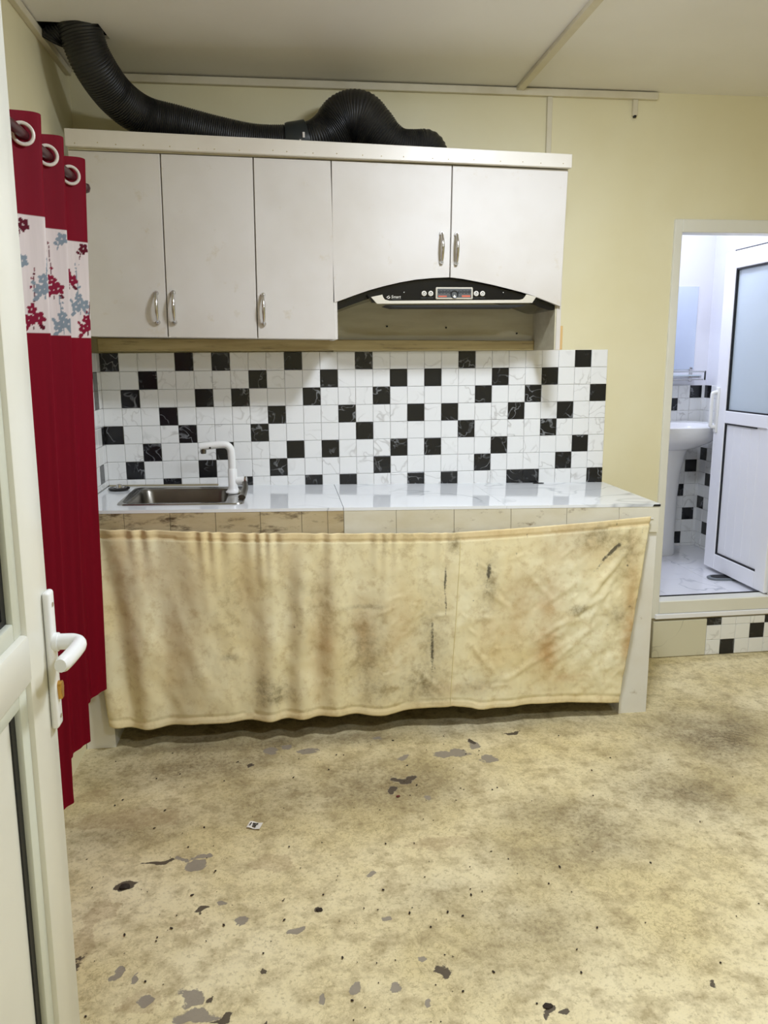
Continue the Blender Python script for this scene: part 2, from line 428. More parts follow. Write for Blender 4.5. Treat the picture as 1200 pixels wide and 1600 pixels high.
DX0, DX1, DZ0, DZ1 = 2.49, 3.125, .20, 2.015      # bathroom door opening
bm = B()
for a in ((0, DX0, 0, .1, -.02, H), (DX1, XR, 0, .1, -.02, H), (DX0, DX1, 0, .1, DZ1, H), (DX0, DX1, 0, .1, -.02, DZ0)): box(bm, *a)
wall_back = struct(obj('wall_back', bm, M['wall']), 'pale yellow painted back wall')
wall_left = struct(obj('wall_left', box(B(), -.1, 0, YF, .1, -.02, H+.3), M['wall']), 'pale yellow painted left wall')
struct(obj('wall_right', box(B(), XR, XR+.1, YF, .1, -.02, H), M['wall']))
struct(obj('wall_front', box(B(), -.1, XR+.1, YF-.1, YF, -.02, H), M['wall']))
struct(obj('wall_entry', box(B(), 0, .26, -3.1, -3.0, -.02, H), M['wall']), 'short yellow wall beside the entrance door')
# ceiling with the rough cut hole for the duct
hx0, hx1, hy0, hy1 = .012, .225, -.46, -.335
bm = B()
def slab(pts): prism(bm, pts, H, H+.012, 'z')
slab([(0, YF), (XR, YF), (XR, hy0), (0, hy0)])
slab([(hx1-.012, hy0), (XR, hy0), (XR, hy1), (hx1, hy1)])
slab([(0, hy0), (hx0, hy0), (hx0, hy1), (0, hy1)])
slab([(0, hy1), (XR, hy1), (XR, 0), (0, 0)])
ceiling = struct(obj('ceiling', bm, M['ceiling']), 'off white ceiling boards with a cut hole over the duct')
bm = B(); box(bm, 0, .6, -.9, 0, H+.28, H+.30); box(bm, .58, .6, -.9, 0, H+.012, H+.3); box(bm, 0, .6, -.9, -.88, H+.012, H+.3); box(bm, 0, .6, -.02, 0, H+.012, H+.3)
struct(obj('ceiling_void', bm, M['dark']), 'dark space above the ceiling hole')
# trims
struct(obj('trim_1', box(B(), .10, 2.375, -.022, 0, H-.032, H-.004, .002), M['trim']), 'cream strip along top of back wall')
struct(obj('trim_2', box(B(), 0, .022, -4.6, -.05, H-.03, H-.004, .002), M['trim']), 'cream strip along top of left wall')
struct(obj('trim_3', box(B(), 1.762, 1.794, -4.6, -.022, H-.016, H, .002), M['trim']), 'cream joint strip across ceiling')
struct(obj('trim_4', box(B(), 1.898, 1.920, -.014, 0, 2.14, H-.032, .002), M['trim']), 'narrow cream conduit running down to the cabinet')
bm = B(); box(bm, 2.268, 2.290, -.016, 0, 2.425, H-.032, .002)
t5 = struct(obj('trim_5', bm, M['trim']), 'short stub of cream conduit below strip')
obj('conduit_end', box(B(), 2.274, 2.284, -.017, -.004, 2.418, 2.426), M['blackm'], t5)

# ---- backsplash tiles on the back wall: one object per tile cell
C = .075; TX0 = .034; TZ = 1.464
def zc(x): return .914-.0195*x                    # the worktop drops a little to the right
def tile_mesh(name, w_, h_, d=.006, bev=.0022):
    bm = B(); g = .0006
    x0, x1, z0, z1 = g, w_-g, g, h_-g
    a = [bm.verts.new(p) for p in ((x0, 0, z0), (x1, 0, z0), (x1, 0, z1), (x0, 0, z1))]
    q = [bm.verts.new(p) for p in ((x0, -d+bev*.6, z0), (x1, -d+bev*.6, z0), (x1, -d+bev*.6, z1), (x0, -d+bev*.6, z1))]
    c = [bm.verts.new(p) for p in ((x0+bev, -d, z0+bev), (x1-bev, -d, z0+bev), (x1-bev, -d, z1-bev), (x0+bev, -d, z1-bev))]
    for i in range(4):
        j = (i+1) % 4
        bm.faces.new((a[i], a[j], q[j], q[i])); bm.faces.new((q[i], q[j], c[j], c[i]))
    bm.faces.new(c); bm.faces.new(a[::-1])
    bmesh.ops.recalc_face_normals(bm, faces=bm.faces)
    me = bpy.data.meshes.new(name); bm.to_mesh(me); bm.free(); return me
def two(me):
    k = me.copy(); me.materials.append(M['tile_w']); k.materials.append(M['tile_k']); return me, k
FULL = two(tile_mesh('tile', C, C))
BLK = [(0,4,6,10,14,20,27), (2,8,12,16,18,22,25), (1,5,7,11,15,21,24,28), (3,9,13,17,19,23,26), (0,4,8,14,20,25), (2,6,10,12,16,18,22,27), (1,5,9,15,21,26), (3,7,11,13,17,19,23,24,28)]
bed = obj('grout_bed', prism(B(), [(TX0, zc(TX0)-.03), (TX0+29*C, zc(TX0+29*C)-.03), (TX0+29*C, TZ), (TX0, TZ)], -.007, 0), M['grout'], wall_back)
def put_tile(me, loc, parent, rotz=0, name='tile'):
    o = bpy.data.objects.new(name, me); COL.objects.link(o); o.parent = parent
    o.location = Vector(loc)-ROOT[parent]; o.rotation_euler = (0, 0, rotz); return o
jit = random.Random(3)
for rw in range(8):
    for cl in range(29):
        x = TX0+cl*C; k = cl in BLK[rw]
        zt = TZ-rw*C
        off = .0016 if rw < 4 else 0              # open joint between the two courses of sheets
        if rw < 7:
            me = FULL[k]; z = zt-C+off*0
        else:
            hh = zt-(zc(x)-.004); me = two(tile_mesh('tile_cut', C, hh))[k]; z = zt-hh
        put_tile(me, (x, -.007-jit.uniform(0, .0009)-(.0008 if (cl//6) % 2 else 0), z), wall_back)
# left wall tiles beside the sink
obj('grout_bed', box(B(), 0, TX0-.006, -.62, 0, .88, TZ), M['grout'], wall_left)
LB = {(1, 1), (2, 1), (4, 0), (6, 1), (0, 3), (3, 3), (5, 4), (2, 5)}
narrow = two(tile_mesh('tile_cut', .062, C))
for rw in range(8):
    for cl in range(8):
        y0 = -.008 if cl == 0 else -.07-(cl-1)*C
        z = TZ-(rw+1)*C
        if rw == 7:
            me = two(tile_mesh('tile_cut', .062 if cl == 0 else C, TZ-7*C-.915))[(rw, cl) in LB]; z = .915
        else: me = (narrow if cl == 0 else FULL)[(rw, cl) in LB]
        # mesh runs along +x, front faces -y: turn so that the front faces +x
        o = put_tile(me, (TX0-.006, y0-(.062 if cl == 0 else C), z), wall_left, math.radians(90))

# ------------------------------------------------------------------ bathroom beyond the doorway
BZ = .27; BX0, BX1, BY = 2.30, 3.31, 1.10
struct(obj('wall_bath_back', box(B(), BX0-.1, BX1+.1, BY, BY+.1, 0, H), M['bathwall']), 'white panel wall behind the washbasin')
wbr = struct(obj('wall_bath_right', box(B(), BX1, BX1+.1, .1, BY, 0, H), M['bathwall']), 'white panel wall behind the bathroom door')
wbb = bpy.data.objects['wall_bath_back']
struct(obj('wall_bath_left', box(B(), BX0-.1, BX0, .1, BY, 0, H), M['bathwall']))
struct(obj('ceiling_bath', box(B(), BX0-.1, BX1+.1, .1, BY+.1, H, H+.02), M['bathwall']))
bm = B(); box(bm, BX0, BX1, .1, BY, .1, BZ-.004)
bfl = struct(obj('floor_bath', bm, M['grout']), 'white marble tiled bathroom floor')
box_ = None
for i in range(3):
    for j in range(3):
        a0, a1 = BX0+i*.3367, BX0+(i+1)*.3367; b0, b1 = (.06, .40, .75, BY)[j], (.06, .40, .75, BY)[j+1]
        obj('floor_tile', box(B(), a0+.001, a1-.001, b0+.001, b1-.001, BZ-.004, BZ, .0006), M['floor_tile'], bfl)
BB = {(3.246, 1.2), (3.107, 1.137), (3.27, .761), (3.18, .619), (3.27, .472), (3.18, .326), (3.03, 1.2), (3.0, .9), (2.95, .5)}
BR = {(1.063, .841), (1.006, .691), (1.06, .547), (.998, .419), (1.075, 1.2), (.93, 1.0), (.9, .6)}
obj('grout_bed', box(B(), 2.78, BX1, BY-.004, BY, BZ, 1.262), M['grout'], wbb)
obj('grout_bed', box(B(), BX1-.004, BX1, .58, BY, BZ, 1.262), M['grout'], wbr)
for rw in range(14):
    z1 = 1.262-rw*C; z0 = max(z1-C, BZ)
    if z1-z0 < .01: continue
    me2 = FULL if z1-z0 > .074 else two(tile_mesh('tile_cut', C, z1-z0))
    for cl in range(7):
        x1 = BX1-.028-cl*C
        if cl == 0: put_tile(two(tile_mesh('tile_cut', .022, z1-z0))[0], (x1, BY-.004, z0), wbb)
        put_tile(me2[any(x1-C < a <= x1 and z0 < b_ <= z1 for a, b_ in BB)], (x1-C, BY-.004, z0), wbb)
        y0 = BY-.006-(cl+1)*C
        # front must face -x
        put_tile(me2[any(y0 < a <= y0+C and z0 < b_ <= z1 for a, b_ in BR)], (BX1-.004, y0+C, z0), wbr, math.radians(-90))

# door frame (white pvc) with raised sill
fr = thing('door_frame', 'white plastic frame and raised sill around the bathroom doorway', 'door frame', (2.8, 0, .2))
simple('jamb', M['pvc'], fr, 2.488, 2.524, -.012, .065, .20, 2.017, bev=.003)
simple('jamb', M['pvc'], fr, 3.092, 3.128, -.012, .018, .20, 2.017, bev=.003)
simple('head', M['pvc'], fr, 2.524, 3.092, -.012, .065, 1.962, 2.017, bev=.003)
simple('sill', M['pvc'], fr, 2.524, 3.092, -.014, .06, .222, .286, bev=.004)
simple('sill_lip', M['pvcb'], fr, 2.505, 3.11, -.020, -.004, .198, .222, bev=.003)
simple('sill_seal', M['gasket'], fr, 2.524, 3.092, .058, .062, .284, .291)
# tiled riser under the sill
stp = thing('threshold_riser', 'tiled step face below the bathroom sill, cream slab beside small mosaic', 'step', (2.8, 0, 0))
simple('grout_bed', M['groutd'], stp, 2.49, 3.3, -.006, 0, 0, .198)
simple('cream_tile', M['tile_cream'], stp, 2.50, 2.772, -.016, -.005, .004, .186, bev=.0015, label='large cream marble tile')
kk = {(0, 1), (1, 3), (2, 0), (2, 4)}
TOPT = two(tile_mesh('tile_cut', C, .038))
for rw in range(3):
    for cl in range(7):
        put_tile((TOPT if rw == 2 else FULL)[(rw, cl) in kk], (2.775+cl*C, -.006, .002+rw*C), stp)

# bathroom door leaf, opened against the right wall
bd = thing('bathroom_door', 'open white plastic bathroom door with frosted upper pane', 'door', (3.095, .3, .29))
dx0, dx1 = 3.075, 3.125
def bdb(n, mt, y0, y1, z0, z1, x0=dx0, x1=dx1, bev=.003, **k): return simple(n, mt, bd, x0, x1, y0, y1, z0, z1, bev=bev, **k)
bdb('stile', M['pvcb'], .475, .575, .29, 1.955); bdb('stile', M['pvcb'], .02, .105, .29, 1.955)
bdb('rail', M['pvcb'], .105, .475, 1.868, 1.955); bdb('rail', M['pvcb'], .105, .475, .29, .376); bdb('rail', M['pvcb'], .105, .475, 1.086, 1.150)
bdb('glass_pane', M['frosted'], .10, .48, 1.145, 1.873, 3.092, 3.102, 0)
n = 5
for i in range(n):
    a0 = .105+.37*i/n; a1 = .105+.37*(i+1)/n
    bdb('panel_board', M['pvcb'], a0+.0003, a1-.0003, .37, 1.09, 3.088, 3.108, .0015)
for (y0, y1, z0, z1) in ((.468, .476, 1.150, 1.868), (.104, .112, 1.150, 1.868), (.104, .476, 1.860, 1.868), (.104, .476, 1.150, 1.157), (.468, .476, .376, 1.086), (.104, .476, .376, .384), (.200, .476, 1.079, 1.086)):
    bdb('gasket', M['gasket'], y0, y1, z0, z1, 3.079, 3.09, 0)
bdb('seal_strip', M['gasket'], .04, .50, 1.955, 1.961, 3.08, 3.10, 0)
bm = B(); box(bm, 3.063, 3.076, .535, .562, 1.03, 1.27, .005, 2); hp = obj('handle_plate', bm, M['white'], bd, smooth=True)
bm = B(); tube(bm, smooth_path([(3.07, .548, 1.245), (3.045, .550, 1.240), (3.04, .550, 1.22), (3.04, .550, 1.09), (3.045, .550, 1.065), (3.07, .548, 1.06)], 5), .010, 10); obj('lever', bm, M['white'], hp, smooth=True)

# mirror, shelf, washbasin, bathroom lamp, slippers
mr = thing('bathroom_mirror', 'rectangular frameless mirror on the white bathroom wall', 'mirror', (3.0, BY, 1.355))
simple('glass', M['mirror'], mr, 2.72, 3.222, BY-.006, BY-.002, 1.356, 1.836, bev=.001)
simple('backing', M['white'], mr, 2.718, 3.224, BY-.002, BY, 1.354, 1.838)
sh = thing('wall_shelf', 'slim glass shelf on chrome brackets below the mirror', 'shelf', (3.0, BY, 1.30))
simple('glass_plate', M['frosted'], sh, 2.74, 3.215, BY-.115, BY-.005, 1.318, 1.326, bev=.002)
bm = B()
tube(bm, [(2.74, BY-.115, 1.345), (3.235, BY-.115, 1.345)], .004, 8); tube(bm, [(2.74, BY-.115, 1.300), (3.225, BY-.115, 1.300)], .004, 8)
obj('guard_rail', bm, M['chrome'], sh, smooth=True)
for x in (2.78, 3.205):
    bm = B(); box(bm, x-.010, x+.010, BY-.008, BY, 1.285, 1.37, .002); box(bm, x-.005, x+.005, BY-.12, BY-.006, 1.308, 1.318); br_ = obj('bracket', bm, M['chrome'], sh)
    bm = B(); lathe(bm, [(0, 0), (.005, 0), (.005, .003), (0, .004)], (x, BY-.012, 1.36), 10); obj('screw', bm, M['blackm'], br_)
    simple('rail_end', M['blackm'], br_, x+.028, x+.034, BY-.119, BY-.111, 1.296, 1.349)
wb = thing('washbasin', 'white porcelain pedestal washbasin below the mirror', 'washbasin', (2.99, .9, BZ))
cx, cy = 2.99, .875
def dshape(n, a, b_, yb):
    out = []
    for i in range(n):
        t = 2*math.pi*i/n; px = a*math.copysign(abs(math.cos(t))**.8, math.cos(t)); py = b_*math.copysign(abs(math.sin(t))**.8, math.sin(t))
        out.append((cx+px, min(cy+py, yb)))
    return out
bm = B(); rings = []
for a, b_, z, sh_ in ((.10, .10, .905, .03), (.15, .13, .915, .03), (.215, .19, .95, .015), (.255, .222, .99, 0), (.268, .235, 1.028, 0), (.270, .238, 1.044, 0), (.262, .232, 1.052, 0), (.235, .175, 1.047, -.035), (.225, .165, 1.03, -.035), (.18, .13, .975, -.03), (.08, .06, .945, -.02), (.02, .02, .942, -.02)):
    rings.append([bm.verts.new((p[0], p[1]+sh_, z)) for p in dshape(40, a, b_, BY-.008-sh_)])
for ra, rb in zip(rings, rings[1:]):
    for k in range(40): bm.faces.new((ra[k], ra[(k+1) % 40], rb[(k+1) % 40], rb[k]))
bm.faces.new(rings[0][::-1]); bm.faces.new(rings[-1])
bowl = obj('basin', bm, M['porcelain'], wb, smooth=True)
bm = B(); lathe(bm, [(0, 0), (.088, 0), (.092, .01), (.086, .10), (.088, .35), (.098, .50), (.118, .60), (.135, .638), (0, .638)], (2.985, .93, BZ), 32, 1.0, .9); obj('pedestal', bm, M['porcelain'], wb, smooth=True)
bm = B(); tube(bm, smooth_path([(2.99, 1.04, 1.05), (2.99, 1.04, 1.13), (2.99, 1.0, 1.15), (2.99, .93, 1.12)], 5), .011, 10); obj('tap', bm, M['chrome'], bowl, smooth=True)
lp = thing('bathroom_lamp', 'round white ceiling lamp inside the bathroom', 'ceiling lamp', (2.75, .55, H))
bm = B(); lathe(bm, [(0, 0), (.15, 0), (.15, -.02), (.14, -.025), (0, -.025)], (2.75, .55, H), 32); obj('lamp_base', bm, M['white'], lp, smooth=True)
bm = B(); lathe(bm, [(.135, -.025), (.12, -.045), (.07, -.06), (0, -.065)], (2.75, .55, H), 32)
obj('diffuser', bm, plain('bath_diffuser', (255, 255, 255), .5, emit=(222, 230, 255), estr=BATH_LAMP), lp, smooth=True)
sl = thing('slipper', 'flat grey slipper with dark footbed poking out under the bathroom door', 'slipper', (3.10, .35, BZ))
R_ = Matrix.Translation((3.10, .35, BZ+.001)) @ Matrix.Rotation(math.radians(172), 4, 'Z')
prof = [(-.12, .0), (-.11, .03), (-.05, .036), (.03, .042), (.09, .04), (.115, .02), (.12, 0), (.115, -.02), (.09, -.04), (.03, -.042), (-.05, -.036), (-.11, -.03)]
bm = prism(B(), prof, 0, .011, 'z', .003); bm.transform(R_); so = obj('sole', bm, M['rubber'], sl)
bm = prism(B(), [(a*.85, b_*.75) for a, b_ in prof], .0115, .013, 'z'); bm.transform(R_); obj('footbed', bm, M['blackm'], so)

# ------------------------------------------------------------------ lamps of the kitchen
def ceiling_lamp(label, x, y, strength):
    t = thing('ceiling_lamp', label, 'ceiling lamp', (x, y, H), 'round kitchen ceiling lamps')
    bm = B(); lathe(bm, [(0, 0), (.158, 0), (.158, -.016), (.150, -.022), (0, -.022)], (x, y, H), 36); obj('lamp_base', bm, M['white'], t, smooth=True)
    bm = B(); lathe(bm, [(.144, -.022), (.138, -.036), (.10, -.048), (.05, -.053), (0, -.054)], (x, y, H), 36)
    obj('diffuser', bm, plain('diffuser', (255, 255, 255), .5, emit=(232, 241, 255), estr=strength), t, smooth=True)
ceiling_lamp('round white ceiling lamp nearest the wall cabinets', 1.62, -1.45, MAIN_LAMP)
ceiling_lamp('unseen round fill lamp added on the ceiling in the back half of the room', 1.9, -3.0, FILL_LAMP)  # unseen second lamp, added as fill light

# ------------------------------------------------------------------ wall cabinets
YD = -.325; YB = -.306
def zt(x): return 2.162-.0150*x          # door tops
def zb(x): return 1.5225-.0170*x         # door bottoms
XT = [.050, .368, .696, .979, 1.433, 1.884]; XBm = [.050, .358, .688, .986, 1.427, 1.872]
def handle(parent, x, z0, z1):
    y = YD
    bm = B(); zm = (z0+z1)/2; hl = (z1-z0)/2
    pts = []
    for i in range(17):
        t = -1+2*i/16; pts.append((x, y-.008-.022*(1-t*t)**.8, zm+hl*t))
    tube(bm, pts, lambda i, n_: .0042+.0028*(1-abs(-1+2*i/(n_-1)))**.6, 10)
    h = obj('handle', bm, M['chrome'], parent, smooth=True, label='chrome bow handle')
    for z in (z0+.004, z1-.004):
        bm = B(); tube(bm, [(x, y+.001, z), (x, y-.006, z), (x, y-.014, z)], lambda i, n_: (.0085, .0085, .006)[i], 12)
        obj('handle_foot', bm, M['chrome'], h, smooth=True)
def door_poly(i):
    g = .002
    return [(XBm[i]+g, zb(XBm[i])), (XBm[i+1]-g, zb(XBm[i+1])), (XT[i+1]-g, zt(XT[i+1])), (XT[i]+g, zt(XT[i]))]
wc = thing('wall_cabinet', 'three door off white wall cabinet above the sink', 'cabinet', (.52, -.16, 1.51))
hexa(bm := B(), [(.054, YB, zb(.05)+.004), (.976, YB, zb(.98)+.004), (.976, -.016, zb(.98)+.004), (.054, -.016, zb(.05)+.004), (.054, YB, zt(.05)-.002), (.976, YB, zt(.98)-.002), (.976, -.016, zt(.98)-.002), (.054, -.016, zt(.05)-.002)])
obj('carcass', bm, M['cab'], wc)
HX = [(.326, 1.567, 1.680), None, None]
for i, hs in ((0, (.326, 1.567, 1.680)), (1, (.387, 1.567, 1.682)), (2, (.7145, 1.561, 1.674))):
    d = obj('door', prism(B(), door_poly(i), YD, YB-.001, 'y', .0015), M['cab'], wc)
    handle(d, *hs)
hc = thing('hood_cabinet', 'two door off white wall cabinet with arched front above the range hood', 'cabinet', (1.43, -.16, 1.46))
hexa(bm := B(), [(.982, YB, 1.76), (1.868, YB, 1.76), (1.868, -.016, 1.76), (.982, -.016, 1.76), (.982, YB, zt(.98)-.002), (1.868, YB, zt(1.88)-.002), (1.868, -.016, zt(1.88)-.002), (.982, -.016, zt(.98)-.002)])
obj('carcass', bm, M['cab'], hc)
ARCH = [(.975, 1.640), (1.053, 1.668), (1.113, 1.688), (1.173, 1.704), (1.235, 1.718), (1.294, 1.728), (1.36, 1.734), (1.428, 1.736), (1.48, 1.731), (1.532, 1.722), (1.60, 1.709), (1.665, 1.694), (1.715, 1.682), (1.766, 1.667), (1.82, 1.648), (1.872, 1.628)]
def arch_z(x): return float(np.interp(x, [a for a, _ in ARCH], [b_ for _, b_ in ARCH]))
A4 = [(XBm[3]-.010, arch_z(.976))]+[p for p in ARCH[1:7]]+[(XBm[4]-.002, 1.736)]
A5 = [(XBm[4]+.002, 1.736)]+[p for p in ARCH[8:]]
d = obj('door', prism(B(), A4+[(XT[4]-.002, zt(XT[4])), (XT[3]+.002, zt(XT[3]))], YD, YB-.001, 'y', .0015), M['cab'], hc, label='cabinet door with a rising arched bottom edge'); handle(d, 1.393, 1.788, 1.900)
d = obj('door', prism(B(), A5+[(XT[5], zt(XT[5])), (XT[4]+.002, zt(XT[4]))], YD, YB-.001, 'y', .0015), M['cab'], hc, label='cabinet door with a falling arched bottom edge'); handle(d, 1.4505, 1.784, 1.898)
simple('side_panel', M['cab'], hc, .976, .992, YD+.004, -.016, 1.507, 1.76)
simple('side_panel', M['niche'], hc, 1.857, 1.863, YB, -.016, 1.462, 1.76, label='greasy inner side of the hood niche')
simple('side_panel', M['cab'], hc, 1.863, 1.880, YB-.004, -.016, 1.462, 1.76)
bk = simple('back_panel', M['niche'], hc, .992, 1.857, -.030, -.016, 1.462, 1.76, label='greasy brown back board of the hood niche')
for x, z in ((1.22, 1.566), (1.474, 1.560), (1.785, 1.535)):
    bm = B(); tube(bm, [(x, -.029, z), (x, -.034, z)], .004, 10); obj('screw', bm, M['blackm'], bk)
simple('wood_strip', M['wood'], hc, 1.881, 1.894, -.30, -.05, 1.462, 1.555, bev=.001, label='bare pine strip')
cn = thing('cabinet_cornice', 'long off white top board running over all five cabinet doors', 'cornice', (.97, -.2, 2.14))
hexa(bm := B(), [(.050, -.349, 2.170), (1.890, -.349, 2.135), (1.890, -.329, 2.135), (.050, -.329, 2.170), (.050, -.349, 2.228), (1.890, -.349, 2.184), (1.890, -.329, 2.184), (.050, -.329, 2.228)])
bmesh.ops.bevel(bm, geom=bm.edges[:], offset=.002, segments=1, affect='EDGES')
obj('front_board', bm, M['cornice'], cn)
hexa(bm := B(), [(.054, -.329, 2.163), (1.886, -.329, 2.137), (1.886, 0, 2.137), (.054, 0, 2.163), (.054, -.329, 2.180), (1.886, -.329, 2.152), (1.886, 0, 2.152), (.054, 0, 2.180)])
obj('top_board', bm, M['niche'], cn)
bm = B()
for i in range(22):
    x = .07+i*.085+jit.uniform(-.02, .02); z = 2.170-.035*(x-.05)/1.84+.010+jit.uniform(0, .006)
    bmesh.ops.create_icosphere(bm, subdivisions=1, radius=.0022, matrix=Matrix.Translation((x, -.3492, z)))
o = obj('nail_heads', bm, M['raw'], cn); o['kind'] = 'stuff'
bm = hexa(B(), [(.04, -.055, 1.470), (1.857, -.055, 1.464), (1.857, -.031, 1.464), (.04, -.031, 1.470), (.04, -.055, 1.523), (1.857, -.055, 1.503), (1.857, -.031, 1.503), (.04, -.031, 1.523)])
bmesh.ops.bevel(bm, geom=bm.edges[:], offset=.003, segments=1, affect='EDGES')
tag(obj('wall_batten', bm, M['raw'], origin=(.95, -.03, 1.46)), 'long raw timber batten under the wall cabinets above the tiles', 'batten')
bm = box(B(), .04, .95, -.031, -.007, 1.470, 1.524); struct(obj('trim_6', bm, M['raw']), 'mortar strip behind the batten')

# range hood
rh = thing('range_hood', 'black built in range hood with silver strip, buttons and small display', 'range hood', (1.43, -.17, 1.63))
bm = B(); n = 40; up = []; lo = []
xs_ = [.995+(1.855-.995)*i/n for i in range(n+1)]
poly = [(x, arch_z(x)-.002) for x in xs_]+[(x, max(arch_z(x)-.030, 1.616)) for x in xs_[::-1]]
prism(bm, poly, -.303, -.032); obj('canopy', bm, M['black'], rh, smooth=True)
xs_ = [1.105+(1.775-1.105)*i/n for i in range(n+1)]
def vis_top(x): return min(arch_z(x)-.014, 1.722)
poly = [(x, vis_top(x)) for x in xs_]+[(1.762, 1.642), (1.125, 1.642)]
prism(bm := B(), poly, -.336, -.304, 'y', .001); vz = obj('visor', bm, M['black'], rh)
prism(bm := B(), [(1.176, 1.634), (1.735, 1.634), (1.70, 1.626), (1.21, 1.626)], -.332, -.20, 'y'); obj('filter_lip', bm, M['blackm'], rh)
st = [(1.119, 1.662), (1.142, 1.637), (1.752, 1.641), (1.768, 1.664), (1.727, 1.673), (1.722, 1.664), (1.715, 1.655), (1.700, 1.6515), (1.19, 1.6475), (1.172, 1.652), (1.166, 1.660), (1.163, 1.671)]
prism(bm := B(), st, -.3405, -.336, 'y', .0008); obj('silver_strip', bm, M['silver'], rh)
for x in (1.324, 1.350, 1.528, 1.553):
    bm = B(); tube(bm, [(x, -.335, 1.6755), (x, -.340, 1.6755), (x, -.342, 1.6755)], lambda i, n_: (.0098, .0098, .0075)[i], 16); bt = obj('button', bm, M['button'], rh, smooth=True)
    bm = B(); torus(bm, (x, -.3421, 1.6755), .0042, .0009, 'y', 14, 5); simple('button_mark', M['dispdk'], bt, x-.0007, x+.0007, -.3428, -.3419, 1.6755, 1.681); obj('button_mark', bm, M['dispdk'], bt)
    simple('caption', M['disp'], bt, x-.011, x+.011, -.3364, -.3358, 1.6590, 1.6602)
dp = simple('display', M['silver'], rh, 1.369, 1.515, -.341, -.335, 1.654, 1.699, bev=.003)
simple('screen', M['disp'], dp, 1.375, 1.509, -.3418, -.340, 1.6595, 1.6935, bev=.0005)
simple('red_bar', M['dispred'], dp, 1.379, 1.412, -.3424, -.3416, 1.6625, 1.6675); simple('red_bar', M['dispred'], dp, 1.471, 1.504, -.3424, -.3416, 1.6625, 1.6690)
for x, R_ in ((1.442, .013),):
    bm = B(); torus(bm, (x, -.3419, 1.672), R_, .0028, 'y', 20, 5); obj('dial_ring', bm, M['dispdk'], dp)
for i, x in enumerate((1.384, 1.397, 1.410, 1.423, 1.461, 1.474, 1.487, 1.500)):
    bm = B(); torus(bm, (x, -.3419, 1.681), .0042, .0014, 'y', 12, 4); obj('dial_ring', bm, M['dispdk'], dp)
prism(bm := B(), [(1.432, 1.660), (1.452, 1.660), (1.442, 1.671)], -.3426, -.3416); obj('dial_mark', bm, M['button'], dp)
for x in (1.247, 1.636):
    bm = B(); tube(bm, [(x, -.335, 1.680), (x, -.337, 1.680)], .0017, 8); obj('led', bm, M['button'], rh)
# maker's mark: swoosh and lettering
bm = B()
prism(bm, [(1.178, 1.6605), (1.186, 1.6665), (1.192, 1.6675), (1.186, 1.6640), (1.183, 1.6600)], -.3366, -.3358)
prism(bm, [(1.181, 1.6565), (1.189, 1.6565), (1.194, 1.6605), (1.191, 1.6645), (1.189, 1.6600)], -.3366, -.3358)
obj('logo', bm, M['button'], rh)
cu = bpy.data.curves.new('lettering', 'FONT'); cu.body = 'Smart'; cu.size = .0155; cu.extrude = .0004; cu.shear = .2
to = bpy.data.objects.new('tmp', cu); COL.objects.link(to)
bpy.context.view_layer.update()
me = bpy.data.meshes.new_from_object(to.evaluated_get(bpy.context.evaluated_depsgraph_get())); bpy.data.objects.remove(to)
me.transform(Matrix.Translation((1.197, -.3362, 1.6580)) @ Matrix.Rotation(math.radians(90), 4, 'X')); me.name = 'lettering'; me.materials.clear()
link('lettering', me, M['button'], rh)
simple('caption', M['disp'], rh, 1.200, 1.236, -.3364, -.3358, 1.6540, 1.6552)

# ventilation duct over the cabinets
dc = thing('ventilation_duct', 'black flexible ribbed duct lying on the cabinets and rising into the ceiling', 'duct', (.8, -.17, 2.18))
def ribbed(path, R_, n=14, pitch=.008):
    pts = smooth_path(path, n)
    # resample evenly
    out = [pts[0]]; acc = 0; step = pitch/4
    for a, b_ in zip(pts, pts[1:]):
        L = (b_-a).length; t = step-acc
        while t <= L:
            out.append(a+(b_-a)*(t/L)); t += step
        acc = (acc+L) % step
    bm = B(); tube(bm, out, lambda i, n_: R_(i/(n_-1))+.0016*math.sin(i*math.pi/2+.5), 26); return bm
obj('long_hose', ribbed([(.12, -.41, 2.70), (.13, -.41, 2.60), (.148, -.405, 2.50), (.172, -.375, 2.425), (.222, -.29, 2.355), (.30, -.215, 2.312), (.42, -.18, 2.292), (.56, -.17, 2.263), (.70, -.17, 2.240), (.84, -.17, 2.240)], lambda t: .072-.006*t), M['duct'], dc, smooth=True)
obj('looped_hose', ribbed([(.86, -.17, 2.245), (.93, -.17, 2.258), (.985, -.165, 2.285), (1.045, -.17, 2.325), (1.105, -.18, 2.332), (1.160, -.185, 2.300), (1.205, -.185, 2.262), (1.255, -.18, 2.236), (1.315, -.17, 2.236), (1.365, -.165, 2.238), (1.385, -.165, 2.205), (1.39, -.165, 2.16)], lambda t: .066+.036*math.exp(-((t-.36)/.17)**2)), M['duct'], dc, smooth=True)
bm = B(); tube(bm, [(.815, -.17, 2.242), (.83, -.17, 2.242), (.87, -.17, 2.246), (.905, -.17, 2.256)], lambda i, n_: (.070, .074, .076, .073)[i], 26); cl = obj('tape_collar', bm, M['clamp'], dc, smooth=True)
bm = B(); box(bm, .880, .888, -.252, -.247, 2.243, 2.262); box(bm, .868, .874, -.252, -.247, 2.225, 2.236); obj('torn_tape', bm, M['ring'], cl)
bm = ribbed([(.115, -.40, 2.55), (.08, -.40, 2.52), (.055, -.395, 2.50), (.046, -.39, 2.485)], lambda t: .036); obj('pipe_stub', bm, M['duct'], dc, smooth=True)

